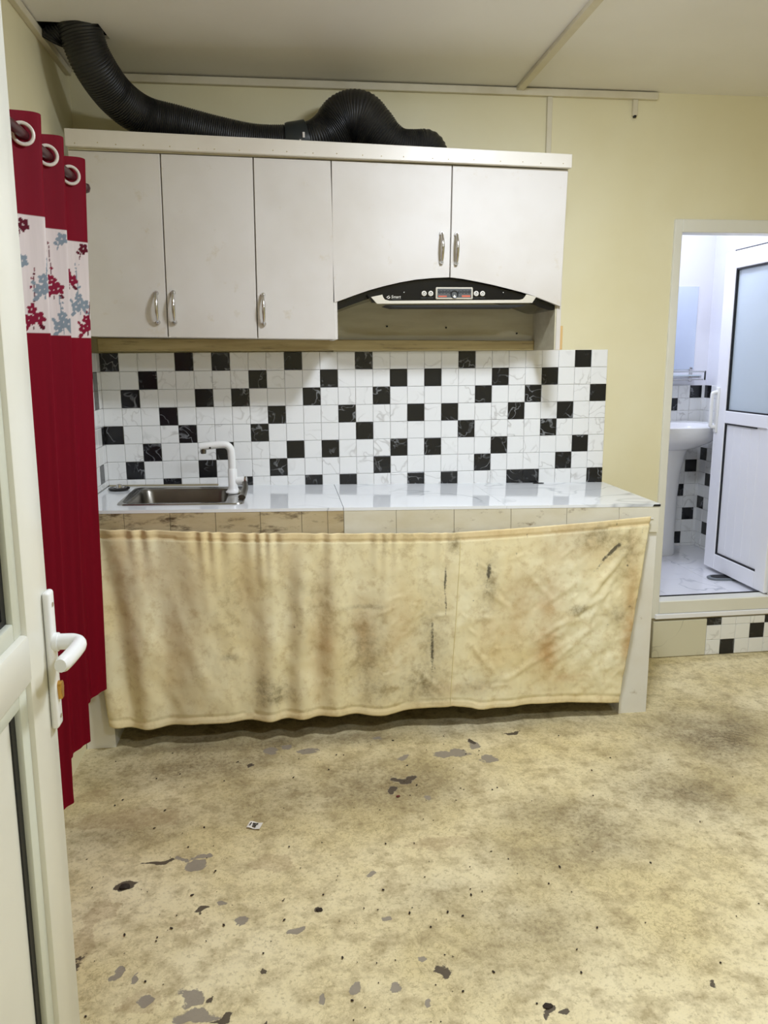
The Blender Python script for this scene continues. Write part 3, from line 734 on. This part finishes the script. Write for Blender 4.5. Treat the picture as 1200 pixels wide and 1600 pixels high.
# ------------------------------------------------------------------ counter
ct = thing('masonry_counter', 'low masonry counter base with white painted end walls', 'counter', (1.1, -.28, 0))
hexa(bm := B(), [(2.095, -.556, -.004), (2.212, -.556, -.004), (2.212, -.004, -.004), (2.095, -.004, -.004), (2.095, -.556, zc(2.1)-.112), (2.212, -.556, zc(2.2)-.112), (2.212, 0, zc(2.2)-.112), (2.095, 0, zc(2.1)-.112)])
obj('end_wall', bm, M['plaster'], ct)
hexa(bm := B(), [(.003, -.556, -.004), (.108, -.556, -.004), (.108, -.004, -.004), (.003, -.004, -.004), (.003, -.556, zc(0)-.112), (.108, -.556, zc(.1)-.112), (.108, 0, zc(.1)-.112), (.003, 0, zc(.1)-.112)])
obj('end_wall', bm, M['plaster'], ct)
simple('shade_lining', plain('gap_shade_grey', (96, 92, 84), .9), ct, .109, 2.094, -.016, -.004, -.002, .77)  # dark sheet added to deepen the shade in the gap under the counter
SX0, SX1, SY0, SY1 = .172, .604, -.462, -.092           # sink cut-out
def cslab(name, cells, z0, z1, mat, parent, bev=0):
    bm = B()
    for (a, b_, c, d_) in cells:
        hexa(bm, [(a, c, zc(a)+z0), (b_, c, zc(b_)+z0), (b_, d_, zc(b_)+z0), (a, d_, zc(a)+z0), (a, c, zc(a)+z1), (b_, c, zc(b_)+z1), (b_, d_, zc(b_)+z1), (a, d_, zc(a)+z1)])
    bmesh.ops.remove_doubles(bm, verts=bm.verts, dist=1e-5)
    # drop the inner faces where two cells meet
    seen = {}
    for f in bm.faces: seen.setdefault(tuple(sorted(v.index for v in f.verts)), []).append(f)
    bm.verts.index_update()
    seen = {}
    for f in bm.faces: seen.setdefault(tuple(sorted(v.index for v in f.verts)), []).append(f)
    bmesh.ops.delete(bm, geom=[f for l in seen.values() if len(l) > 1 for f in l], context='FACES_ONLY')
    return obj(name, bm, mat, parent)
def holed(x0, x1, y0, y1):
    X = [x0, SX0, SX1, x1]; Y = [y0, SY0, SY1, y1]
    return [(X[i], X[i+1], Y[j], Y[j+1]) for i in range(3) for j in range(3) if not (i == 1 and j == 1)]
cslab('slab', holed(.036, 2.209, -.555, -.010), -.112, -.012, M['apron'], ct)
wt = thing('worktop', 'glossy white marble tiled worktop holding the sink', 'worktop', (1.1, -.28, .88))
cslab('worktop_tile', holed(.036, .983, -.566, -.010), -.0115, 0, M['counter'], wt)
cslab('worktop_tile', [(.9850, 1.6005, -.566, -.010)], -.0115, 0, M['counter'], wt)
cslab('worktop_tile', [(1.6012, 2.216, -.566, -.010)], -.0115, 0, M['counter'], wt)
# front edge tiles, dirty
xe = [.036, .20, .36, .52, .68, .83, .925, .985, 1.18, 1.40, 1.62, 1.84, 2.05, 2.214]
for a, b_ in zip(xe, xe[1:]):
    hexa(bm := B(), [(a+.0008, -.565, zc(a)-.112), (b_-.0008, -.565, zc(b_)-.112), (b_-.0008, -.5555, zc(b_)-.112), (a+.0008, -.5555, zc(a)-.112), (a+.0008, -.565, zc(a)-.012), (b_-.0008, -.565, zc(b_)-.012), (b_-.0008, -.5555, zc(b_)-.012), (a+.0008, -.5555, zc(a)-.012)])
    obj('edge_tile', bm, M['apron_brown'] if b_ < .99 else M['apron'], wt)
prism(bm := B(), [(2.185, zc(2.2)-.010), (2.2165, zc(2.2)-.010), (2.2165, zc(2.2)-.002), (2.19, zc(2.2)-.002)], -.5672, -.560); obj('edge_chip', bm, M['tape'], wt)
bm = B(); x = 1.90; prism(bm, [(x-.028, -.045), (x-.004, -.048), (x+.024, -.043), (x+.018, -.030), (x-.020, -.031)], zc(1.9), zc(1.9)+.003, 'z')
tag(obj('plastic_scrap', bm, M['tape'], origin=(1.9, -.04, zc(1.9))), 'small flat black scrap lying on the worktop near the tiles', 'scrap')
# dirty sealant along the back of the worktop
bm = B(); tube(bm, [(TX0+.004+i*.05, -.016-.003*math.sin(i*2.1), zc(TX0+i*.05)+.001) for i in range(10)], lambda i, n_: .005+.002*math.sin(i*3.3)**2, 6); obj('sealant', bm, M['groutd'], wt, smooth=True)

# sink
sk = thing('kitchen_sink', 'stainless steel inset sink in the left of the worktop', 'sink', (.385, -.27, .90))
def rr(x0, x1, y0, y1, rad, n=6):
    out = []
    for cx_, cy_, a0 in ((x1-rad, y1-rad, 0), (x0+rad, y1-rad, 90), (x0+rad, y0+rad, 180), (x1-rad, y0+rad, 270)):
        for i in range(n+1):
            a = math.radians(a0+90*i/n); out.append((cx_+rad*math.cos(a), cy_+rad*math.sin(a)))
    return out
def loft(bm, loops, cap=True):
    rs = [[bm.verts.new(p) for p in l] for l in loops]; k = len(rs[0])
    for a, b_ in zip(rs, rs[1:]):
        for i in range(k): bm.faces.new((a[i], a[(i+1) % k], b_[(i+1) % k], b_[i]))
    if cap: bm.faces.new(rs[-1])
    return bm
def L_(x0, x1, y0, y1, rad, dz): return [(p[0], p[1], zc(p[0])+dz) for p in rr(x0, x1, y0, y1, rad)]
bm = loft(B(), [L_(.155, .618, -.476, -.078, .03, .0005), L_(.157, .616, -.474, -.080, .03, .005), L_(.172, .602, -.460, -.094, .035, .006), L_(.176, .556, -.455, -.098, .04, .003), L_(.184, .548, -.448, -.106, .04, .001)], False)
obj('rim', bm, M['steel'], sk, smooth=True)
bm = loft(B(), [L_(.184, .548, -.448, -.106, .04, .001), L_(.190, .540, -.442, -.112, .045, -.01), L_(.200, .532, -.432, -.122, .05, -.14), L_(.23, .50, -.40, -.15, .06, -.16), L_(.34, .39, -.30, -.25, .02, -.165)])
obj('bowl', bm, M['steel_dark'], sk, smooth=True)
bm = B(); lathe(bm, [(0, .002), (.035, .002), (.04, 0), (.04, -.002), (0, -.004)], (.365, -.275, zc(.36)-.162), 20); obj('drain', bm, M['chrome'], sk, smooth=True)
# faucet
fx, fy, fz = .572, -.245, zc(.57)+.006
fc = thing('faucet', 'white swan neck kitchen faucet standing on the sink rim', 'faucet', (fx, fy, fz))
bm = B(); lathe(bm, [(0, 0), (.030, 0), (.031, .005), (.024, .012), (.019, .02), (.0185, .095), (.0165, .098), (0, .098)], (fx-.006, fy, fz), 24); obj('body', bm, M['white'], fc, smooth=True)
bm = B(); tube(bm, smooth_path([(fx-.007, fy, fz+.094), (fx-.007, fy, fz+.15), (fx-.010, fy, fz+.176), (fx-.024, fy, fz+.192), (fx-.045, fy, fz+.195), (fx-.085, fy, fz+.192), (fx-.128, fy, fz+.188)], 7), .0150, 16); spx = obj('spout', bm, M['white'], fc, smooth=True)
bm = B(); lathe(bm, [(0, 0), (.010, 0), (.0115, .006), (.0115, .020), (0, .020)], (fx-.116, fy, fz+.160), 14); obj('aerator', bm, M['steel_dark'], spx, smooth=True)
bm = B(); tube(bm, [(fx-.088, fy-.0145, fz+.184), (fx-.088, fy-.018, fz+.184)], .004, 8); obj('screw', bm, M['blackm'], spx)
bm = B(); tube(bm, [(fx+.006, fy, fz+.048), (fx+.018, fy, fz+.048), (fx+.042, fy-.004, fz+.050)], lambda i, n_: (.0165, .0175, .016)[i], 16); ks = obj('lever_hub', bm, M['white'], fc, smooth=True)
bm = B(); tube(bm, [(fx+.041, fy-.004, fz+.050), (fx+.048, fy-.005, fz+.050)], .0172, 16); obj('hub_cap', bm, M['chrome'], ks, smooth=True)
bm = B(); tube(bm, smooth_path([(fx+.040, fy-.008, fz+.046), (fx+.044, fy-.05, fz+.030), (fx+.038, fy-.105, fz+.010), (fx+.034, fy-.135, fz+.004)], 5), lambda i, n_: .010+.005*i/n_, 10, flat=.7); obj('lever', bm, M['steel_dark'], ks, smooth=True)  # chrome lever, its dark reflection put into a darker steel colour
# sink lid / strainer
bm = B(); lathe(bm, [(0, 0), (.034, 0), (.042, .004), (.043, .009), (.036, .012), (.028, .010), (.012, .010), (.011, .020), (.006, .023), (0, .023)], (.097, -.118, zc(.1)+.0005), 26)
sp = thing('sink_plug', 'round dark steel sink plug lying in the corner of the worktop', 'plug', (.097, -.118, zc(.1)))
obj('disc', bm, plain('plug_dark_rim', (44, 42, 40), .3, .6), sp, smooth=True)
bm = B(); lathe(bm, [(0, .0105), (.024, .0105), (.022, .0125), (.012, .0125), (.011, .022), (.006, .025), (0, .025)], (.097, -.118, zc(.1)+.0005), 20); obj('knob', bm, M['chrome'], sp, smooth=True)

# cloth hung in front of the counter
NX, NZ = 420, 120
U_, V_ = np.meshgrid(np.linspace(0, 1, NX), np.linspace(0, 1, NZ))        # V 0 top, 1 bottom
xt = .040+(2.172-.040)*U_; xbm = .100+(2.078-.100)*U_
CX = xt*(1-V_)+xbm*V_
ztop = np.interp(xt, [.04, .30, .62, .97, 1.378, 1.702, 1.95, 2.172], [.851, .838, .816, .802, .789, .800, .812, .826])
zh = .010+np.interp(xbm, [.09, .185, .286, .436, .643, .787, .933, 1.128, 1.227, 1.396, 1.498, 1.642, 1.787, 2.08], [.098, .074, .072, .08, .072, .076, .078, .064, .074, .087, .066, .066, .069, .054])
CZ = ztop*(1-V_)+zh*V_
den = np.interp(U_, [0, .35, .62, .66, 1], [1, .85, .6, .25, .10])        # gathers fade towards the right
ph = 2*np.pi*(U_*34+.5*np.sin(U_*23)+.3*np.sin(U_*61))
g1 = np.sin(ph)*np.exp(-V_*9)*.0075
ph2 = 2*np.pi*(U_*11.5+.35*np.sin(U_*17)+.12*V_+.05*np.sin(V_*4+U_*30))
g2 = np.sin(ph2)*.015*np.minimum(1, V_*4+.12)*(.6+.4*V_)
big = .006*np.sin(2*np.pi*(U_*3.1+.1*V_))*V_
soft = (fbm(U_*16+V_*3, V_*4-U_*5, 71, 2)-.5)*.016*np.minimum(1, V_*4)
fine = (fbm(U_*60+V_*9, V_*17-U_*20, 77, 4)-.5)*.007*np.minimum(1, V_*4)*np.interp(U_, [0, .55, .8, 1], [.4, .7, 1, 1.6])
cre = np.zeros_like(U_)
qr = random.Random(12)
def crease(u0, v0, u1, v1, wd_, dep):
    """soft fold line between two points of the cloth, cross-section like a small pleat"""
    global cre
    ax, ay = (u1-u0)*2.1, (v1-v0)*.74; L2 = ax*ax+ay*ay
    px, py = (U_-u0)*2.1, (V_-v0)*.74
    t = np.clip((px*ax+py*ay)/L2, 0, 1)
    d = (px*ay-py*ax)/math.sqrt(L2); dd = np.hypot(px-t*ax, py-t*ay)
    e = np.sin(np.pi*np.clip(t, .02, .98))**.6
    cre = cre+dep*e*np.exp(-(dd/wd_)**2)*(.6-d/wd_*.9)
for a in ((.06, .30, .14, .78), (.10, .25, .10, .62), (.13, .20, .17, .55), (.16, .55, .22, .95), (.10, .66, .15, .97), (.20, .30, .26, .70), (.27, .12, .30, .45), (.30, .50, .37, .80), (.035, .15, .03, .7), (.36, .3, .40, .62), (.07, .72, .12, .98), (.22, .75, .24, .98), (.44, .35, .46, .75), (.52, .2, .53, .6)): crease(*a, .030, .0042)
for a in ((.99, .07, .86, .62), (.985, .12, .90, .42), (.97, .04, .93, .16), (.96, .36, .80, .66), (.95, .50, .82, .86), (.93, .42, .98, .58), (.90, .62, .74, .88), (.88, .32, .80, .48), (.78, .25, .84, .42), (.68, .62, .74, .80), (.70, .30, .76, .45), (.58, .75, .64, .92), (.97, .20, .90, .62), (.92, .72, .97, .95), (.84, .55, .92, .5)): crease(*a, .014, .0042)
for k in range(26):
    a = qr.uniform(.5, .98); b_ = qr.uniform(.15, .9); an = qr.uniform(-1.2, 1.2); l_ = qr.uniform(.03, .08)
    crease(a, b_, a+l_*math.cos(an)*.5, b_+l_*math.sin(an)*1.3, .008, .003)
CY = -.582-(g1+g2)*den-big*.6-soft-fine-cre-.004*V_
CY = CY+np.where(np.abs((CZ-zh)-.028) < .004, .003, 0)      # stitched bottom hem
# tunnel hem with stitch line
hemtop = (ztop-CZ) < .030
CY = CY+np.where(np.abs((ztop-CZ)-.030) < .005, .004, 0)
CY = np.minimum(CY, -.5690)
cm = grid_mesh('cloth', CX, CY, CZ)
def bl(L):
    f = np.zeros_like(CX)
    for (px, py, wx_, wz_, k, *sl) in L:
        x0 = .116+.002396*(px-155); z0 = .885-(py-797)*.00244
        dx = CX-x0-(sl[0]*(CZ-z0) if sl else 0); dz = CZ-z0
        f = np.maximum(f, k*np.exp(-((dx/(wx_*.0024))**2+(dz/(wz_*.00244))**2)))
    return f
warpn = .25+1.5*fbm(CX*12, CZ*7, 81, 6)
tan = bl([(846, 1000, 26, 95, .75), (800, 960, 40, 60, .5), (735, 840, 70, 10, .3), (600, 990, 35, 80, .3), (215, 880, 30, 50, .4), (175, 860, 18, 70, .5), (290, 880, 20, 60, .25), (365, 900, 18, 60, .25), (545, 990, 20, 60, .55), (480, 1000, 22, 100, .45), (890, 860, 60, 40, .45), (985, 980, 12, 120, .7), (700, 1090, 60, 12, .4), (880, 1085, 30, 8, .6), (250, 1000, 30, 90, .25), (430, 860, 20, 50, .3), (760, 1000, 25, 70, .3)])*warpn
grey = bl([(404, 1082, 22, 16, .8), (386, 1075, 14, 26, .55), (541, 948, 30, 4, .6), (334, 1019, 14, 5, .7), (570, 1085, 30, 26, .4), (640, 1080, 40, 30, .45), (600, 830, 60, 30, .25), (690, 850, 10, 20, .5), (925, 850, 40, 20, .5), (655, 1000, 22, 60, .4), (745, 920, 14, 40, .5), (895, 970, 16, 8, .6), (975, 880, 20, 40, .35), (470, 930, 40, 60, .2), (545, 1020, 30, 60, .35), (960, 980, 20, 14, .4), (340, 950, 20, 60, .25), (720, 1090, 40, 14, .35)])*warpn
dark = bl([(676, 912, 2.6, 26, .9, .02), (677, 950, 2.2, 26, .75), (656, 1020, 3.4, 55, .85), (652, 990, 1.6, 20, .55), (666, 960, 1.4, 24, .55), (746, 900, 4, 18, .95, .1), (743, 925, 3, 26, .5), (727, 885, 1.5, 28, .5), (952, 874, 4.5, 14, 1.2, .9), (962, 866, 4, 5, .9), (963, 809, 7, 4, .8), (940, 886, 4, 8, .9, .9), (956, 832, 3, 3, .7), (978, 900, 3, 3, .8), (990, 855, 2, 8, .6, .9), (948, 998, 4, 2, .7), (722, 946, 2, 2, .8), (791, 873, 2, 3, .8), (984, 968, 3, 4, .7), (905, 905, 2, 2, .6), (930, 900, 3.5, 12, .7, .9), (808, 845, 2, 7, .6), (425, 914, 2, 2, .7), (437, 975, 2, 3, .7), (405, 1088, 6, 3, .55), (660, 1058, 2, 12, .55), (1000, 845, 3, 6, .5), (890, 978, 3, 4, .5), (640, 872, 2, 2, .5)])
hem = np.clip(1-(ztop-CZ)/.034, 0, 1) > 0
hem = np.where(hem, 1.0, 0)+np.where((CZ-zh) < .026, .6, 0)
for nm, a in (('tan', np.clip(tan*1.1, 0, 1)), ('grey', np.clip(grey*1.35, 0, 1)), ('dark', np.clip(dark, 0, 1.2)), ('hem', np.clip(hem, 0, 1))): fattr(cm, nm, a)
cv = thing('counter_curtain', 'stained cream cloth hung on a string across the front of the counter', 'curtain', (1.1, -.58, .06))
co = link('cloth', cm, M['cloth'], cv)
so_ = co.modifiers.new('thickness', 'SOLIDIFY'); so_.thickness = .0015; so_.offset = 0
bm = B(); tube(bm, [(x, -.5675, float(np.interp(x, [.04, .30, .62, .97, 1.378, 1.702, 1.95, 2.19], [.851, .838, .816, .802, .789, .800, .812, .826]))-.012) for x in np.linspace(.03, 2.19, 30)], .0018, 6); obj('string', bm, M['grout'], cv)
bm = B(); k = int(NX*.648)
vv = np.linspace(.04, .99, 40)
tube(bm, [(float(np.interp(v, V_[:, k], CX[:, k])), float(np.interp(v, V_[:, k], CY[:, k]))-.0012, float(np.interp(v, V_[:, k], CZ[:, k]))) for v in vv], .0016, 5); obj('seam', bm, plain('seam_thread', (226, 212, 160), .8), cv, smooth=True)

# ------------------------------------------------------------------ crimson curtain on the left wall
cuo = thing('window_curtain', 'crimson eyelet curtain with a white floral band on the left wall', 'curtain', (.12, -1.1, .1))
ZR = 2.0; XRD = .142
tips = [-.645, -.895, -1.105, -1.33, -1.56, -1.79]
ns = 100
tt = np.concatenate([np.linspace(i, i+1, ns, endpoint=False) for i in range(5)]+[[5.0]])
yy0 = np.interp(tt, range(6), tips)
cosv = np.cos(2*np.pi*tt)
zz = np.concatenate([np.linspace(2.05, 1.84, 24, endpoint=False), np.linspace(1.84, 1.48, 130, endpoint=False), np.linspace(1.48, .0, 60)])
T_, Z0 = np.meshgrid(tt, zz); Y0 = np.interp(T_, range(6), tips)
hemz = np.interp(Y0, [-1.8, -1.2, -1.1, -.9, -.645], [.08, .085, .12, .20, .275])
ZZ = np.where(Z0 > 1.48, Z0, 1.48-(1.48-Z0)*(1.48-hemz)/1.48)
ZZ = ZZ+np.where(Z0 > 2.03, .010*np.sin(np.pi*T_*2+.8), 0)
fz_ = np.clip((2.05-ZZ)/1.9, 0, 1)
cxm = XRD-.002-.070*fz_**.9; amp = (.040-.010*fz_)*(1-.6*np.clip((T_-2.5)/.3, 0, 1)*(1-fz_))
XX = cxm+amp*np.cos(2*np.pi*T_)+.006*np.sin(6*np.pi*T_+1)*fz_+.003*np.sin(2*np.pi*T_*7)*fz_
YY = Y0+.020*np.sin(2*np.pi*T_)*(1-.4*fz_)+.012*np.sin(ZZ*3+T_*2)*fz_
XX = np.maximum(XX, .012)
km = grid_mesh('fabric', XX, YY, ZZ)
# arc length coordinate for the print
dl = np.sqrt(np.diff(XX[60])**2+np.diff(YY[60])**2); S_ = np.concatenate([[0], np.cumsum(dl)]); SS = np.tile(S_, (len(zz), 1))
RED = np.array(s2l((132, 0, 30))); WHT = np.array(s2l((238, 226, 224))); DRD = np.array(s2l((140, 22, 54))); GRY = np.array(s2l((140, 154, 166))); MAR = np.array(s2l((96, 12, 34)))
colr = np.tile(RED, (*XX.shape, 1))
band = (ZZ < 1.805) & (ZZ > 1.505)
colr[band] = WHT
rr_ = random.Random(21)
def dab(s, z, a, b_, ang, c):
    ca, sa = math.cos(ang), math.sin(ang); ds = SS-s; dz = ZZ-z
    m_ = ((ds*ca+dz*sa)/a)**2+((-ds*sa+dz*ca)/b_)**2 < 1
    colr[m_ & band] = c
def flower(s, z, R_, c):
    a0 = rr_.uniform(0, 6)
    for k in range(5):
        a = a0+k*2*math.pi/5; dab(s+R_*.6*math.cos(a), z+R_*.6*math.sin(a), R_*.55, R_*.42, a, c)
    dab(s, z, R_*.16, R_*.16, 0, WHT*.75+c*.25)
def branch(s, z, c, h=.11):
    lean = rr_.uniform(-.2, .2)
    for i in range(14):
        t = i/13; dab(s+lean*h*t, z+h*t, .0018, .006, 0, MAR if c is not GRY else GRY)
        if t > .3 and i % 2: dab(s+lean*h*t+rr_.uniform(-.012, .012), z+h*t, .0065*(1.4-t), .0045*(1.4-t), rr_.uniform(0, 3), c)
    flower(s-.014, z+.025, .017, c); flower(s+.014, z+.018, .016, c); flower(s+.004, z+.047, .013, c)
    dab(s-.022, z+.002, .009, .006, .5, MAR if c is not GRY else GRY); dab(s+.024, z-.004, .010, .006, -.6, c); dab(s+.03, z+.036, .007, .005, .8, c)
# crimson and grey blossom branches, spaced out over the white band
PR = [[(.020, 1.785, MAR, 0), (.038, 1.585, GRY, .15), (.014, 1.518, DRD, .10), (.075, 1.66, DRD, .12), (.12, 1.55, GRY, .10), (.15, 1.70, DRD, .10), (.20, 1.56, DRD, .12)],
      [(.048, 1.615, DRD, .15), (.018, 1.780, GRY, 0), (.022, 1.515, GRY, .10), (.10, 1.53, DRD, .12), (.13, 1.68, GRY, .10), (.19, 1.58, DRD, .13)],
      [(.062, 1.780, MAR, 0), (.070, 1.69, GRY, 0), (.046, 1.520, DRD, .15), (.012, 1.60, GRY, .10), (.11, 1.62, DRD, .12), (.17, 1.55, GRY, .12)]]
for i in range(5):
    s0 = float(np.interp(i, tt, S_))
    for ds, z, c, h_ in PR[i % 3]:
        if h_: branch(s0+ds, z, c, h_)
        else: flower(s0+ds, z, .016, c); dab(s0+ds+.012, z-.022, .0018, .016, .3, c); dab(s0+ds+.018, z-.014, .007, .005, .6, c)
a = km.attributes.new('print', 'FLOAT_COLOR', 'POINT')
a.data.foreach_set('color', np.concatenate([colr, np.ones((*XX.shape, 1))], -1).astype(np.float32).ravel())
fo = link('fabric', km, M['curtain'], cuo)
bm = B(); tube(bm, [(XRD, -.52, ZR), (XRD, -1.95, ZR)], .0125, 14); rod = thing('curtain_rod', 'thin dark curtain rod on brackets along the left wall', 'curtain rod', (XRD, -1.2, ZR))
M['rod'] = plain('rod_brown', (70, 30, 34), .35)
obj('rod', bm, M['rod'], rod, smooth=True)
bm = B(); lathe(bm, [(0, -.018), (.014, -.012), (.018, 0), (.014, .012), (0, .018)], (XRD, -.508, ZR), 14); obj('finial', bm, M['rod'], rod, smooth=True)
for y in (-.545, -1.9):
    bm = B(); tube(bm, [(0.001, y, ZR), (XRD, y, ZR)], .005, 8); box(bm, .0, .006, y-.012, y+.012, ZR-.03, ZR+.03); obj('bracket', bm, M['rod'], rod)
for i in range(5):
    y = -.707 if i == 0 else (-.951 if i == 1 else (-1.157 if i == 2 else np.interp(i+.25, range(6), tips)))
    bm = B(); torus(bm, (0, 0, 0), .0255, .0048, 'y', 28, 8)
    bm.transform(Matrix.Translation((XRD+.002, float(np.interp(i+.25, range(6), tips))+.012, ZR)) @ Matrix.Rotation(math.radians(28), 4, 'Z')); obj('eyelet', bm, M['ring'], cuo, smooth=True)

# ------------------------------------------------------------------ entrance door, open into the room on the left
ed = thing('entrance_door', 'open white plastic entrance door at the left with glass upper half', 'door', (.332, -2.5, 0))
ex0, ex1 = .302, .362; Y1, Y0_ = -2.0, -2.93
LEAN = Matrix.Translation((.330, -2.5, .9)) @ Matrix.Rotation(math.radians(.95), 4, 'Y') @ Matrix.Translation((-.332, 2.5, -.9))     # the leaf hangs a little out of plumb
def edb(n, mt, x0, x1, y0, y1, z0, z1, bev=.003, parent=None, seg=2, **k):
    bm = box(B(), x0, x1, y0, y1, z0, z1, bev, seg) if bev else box(B(), x0, x1, y0, y1, z0, z1)
    bm.transform(LEAN); return obj(n, bm, mt, parent or ed, smooth=bool(bev), **k)
SW = .118
edb('stile', M['pvc'], ex0, ex1, Y1-SW, Y1, .012, 2.03, .006); edb('stile', M['pvc'], ex0, ex1, Y0_, Y0_+SW, .012, 2.03, .006)
edb('rail', M['pvc'], ex0, ex1, Y0_+SW, Y1-SW, 1.92, 2.03, .006); edb('rail', M['pvc'], ex0, ex1, Y0_+SW, Y1-SW, .012, .12, .006); edb('rail', M['pvc'], ex0, ex1+.002, Y0_+SW, Y1-SW+.004, .918, 1.0, .008)
M['glass'] = plain('entrance_glass', (170, 178, 172), .06)
edb('glass_pane', M['glass'], .326, .334, Y0_+SW, Y1-SW, .99, 1.93, 0)
edb('panel', M['pvc'], .322, .340, Y0_+SW, Y1-SW, .11, .925, 0)
for z0, z1 in ((1.0, 1.92), (.12, .918)):
    for y0, y1, za, zb_ in ((Y1-SW-.034, Y1-SW, z0, z1), (Y0_+SW, Y0_+SW+.034, z0, z1), (Y0_+SW+.034, Y1-SW-.034, z0, z0+.03), (Y0_+SW+.034, Y1-SW-.034, z1-.03, z1)):
        edb('glazing_bead', M['pvcbead'], .340, .353, y0, y1, za, zb_, .003)
    for y0, y1, za, zb_ in ((Y1-SW-.052, Y1-SW-.034, z0+.03, z1-.03), (Y0_+SW+.034, Y0_+SW+.052, z0+.03, z1-.03), (Y0_+SW+.052, Y1-SW-.052, z0+.03, z0+.04), (Y0_+SW+.052, Y1-SW-.052, z1-.04, z1-.03)):
        edb('gasket', M['gasket'], .338, .343, y0, y1, za, zb_, 0)
pl = edb('handle_plate', M['white'], ex1, ex1+.013, Y1-.040, Y1-.008, .795, 1.045, .006, seg=3)
for z in (1.020, .815):
    bm = B(); tube(bm, [(ex1+.012, Y1-.024, z), (ex1+.0142, Y1-.024, z)], .0042, 12); bm.transform(LEAN); obj('screw', bm, M['chrome'], pl, smooth=True)
hz = .952
bm = B(); tube(bm, smooth_path([(ex1+.010, Y1-.024, hz), (ex1+.030, Y1-.024, hz), (ex1+.046, Y1-.026, hz), (ex1+.056, Y1-.036, hz-.001), (ex1+.057, Y1-.060, hz-.002), (ex1+.054, Y1-.10, hz-.003), (ex1+.050, Y1-.130, hz-.003)], 6), lambda i, n_: .0125 if i < n_-2 else .010, 14, flat=1.15); bm.transform(LEAN); obj('lever', bm, M['white'], pl, smooth=True)
bm = B(); tube(bm, [(ex1+.011, Y1-.024, hz), (ex1+.019, Y1-.024, hz)], .0165, 20); bm.transform(LEAN); obj('rosette', bm, M['white'], pl, smooth=True)
bm = B(); prism(bm, [(Y1-.024+.0085*math.cos(a_), .872+.0085*math.sin(a_)) for a_ in [math.radians(-30+240*i/12) for i in range(13)]]+[(Y1-.029, .848), (Y1-.019, .848)], ex1+.012, ex1+.020, 'x', .001); bm.transform(LEAN); obj('lock_cylinder', bm, M['brass'], pl)
# hinge side jamb fixed to the short wall
jb = thing('entrance_jamb', 'white plastic jamb post holding the entrance door hinges', 'door frame', (.30, -3.0, 0))
simple('post', M['pvc'], jb, .26, .33, -3.04, -2.96, 0, 2.10, bev=.003)
for z in (.25, 1.8):
    bm = B(); tube(bm, [(.372, -2.945, z), (.372, -2.945, z+.09)], .010, 12); box(bm, .33, .372, -2.963, -2.955, z+.01, z+.08); box(bm, .362, .366, -2.95, -2.91, z+.01, z+.08); obj('hinge', bm, M['white'], jb, smooth=True)

# ------------------------------------------------------------------ things on the floor
bm = B(); R_ = Matrix.Translation((.647, -1.146, .0035)) @ Matrix.Rotation(math.radians(-22), 4, 'Z')
ps = thing('paper_scrap', 'small white paper scrap with dark print lying on the floor', 'paper', (.647, -1.146, .002))
nx_, ny_ = 6, 4; vv_ = [[bm.verts.new((-.022+.044*i/nx_, -.014+.028*j/ny_, .0015*math.sin(i*1.3)+.001*j)) for i in range(nx_+1)] for j in range(ny_+1)]
for j in range(ny_):
    for i in range(nx_): bm.faces.new((vv_[j][i], vv_[j][i+1], vv_[j+1][i+1], vv_[j+1][i]))
bm.transform(R_); po = obj('sheet', bm, M['paper'], ps); po.modifiers.new('thickness', 'SOLIDIFY').thickness = .0006
bm = B()
for (x, y, a_, b_) in ((-.014, .001, .002, .007), (-.003, .004, .005, .004), (.004, -.005, .003, .005), (-.002, -.007, .003, .003), (.006, .006, .003, .003)): box(bm, x-a_, x+a_, y-b_, y+b_, .0045, .0052)
bm.transform(R_); obj('print', bm, M['ink'], ps)
def lumpy(name, label, x, y, s, mat, seed, flat=.45, cat='debris'):
    bm = B(); bmesh.ops.create_icosphere(bm, subdivisions=2, radius=s); q = random.Random(seed)
    for v in bm.verts:
        v.co *= q.uniform(.65, 1.15); v.co.z *= flat; v.co.x *= 1.25
        v.co += Vector((x, y, s*flat*.6))
    return tag(obj(name, bm, mat, origin=(x, y, 0)), label, cat)
lumpy('dirt_lump', 'dark crumbly lump of dirt on the floor near the entrance door', .299, -1.385, .013, M['crumb'], 1)
lumpy('dirt_flake', 'dark flake on the bare floor right of the paper scrap', .830, -1.547, .008, M['crumb'], 2, .3)
lumpy('dirt_lump', 'dark lump at the bottom of the floor right of centre', 1.325, -1.930, .009, M['crumb'], 3)
lumpy('red_fragment', 'tiny dark red fragment on the floor before the counter', 1.114, -1.040, .006, M['redcrumb'], 4, .6)
bm = B(); q = random.Random(5)
for i in range(260):
    x = q.uniform(.12, 2.6); y = q.uniform(-2.1, -.62)
    if q.random() < .45: x = q.uniform(.1, 1.5)
    s = q.choice((.0012, .0016, .002, .003)); mm = Matrix.Translation((x, y, .0022+s*.3)) @ Matrix.Rotation(q.uniform(0, 6), 4, 'Z') @ Matrix.Diagonal((q.uniform(.8, 2.2), 1, .5, 1))
    bmesh.ops.create_icosphere(bm, subdivisions=1, radius=s, matrix=mm)
o = tag(obj('floor_grit', bm, M['crumb']), 'fine dark grit and crumbs scattered over the floor', 'grit'); o['kind'] = 'stuff'
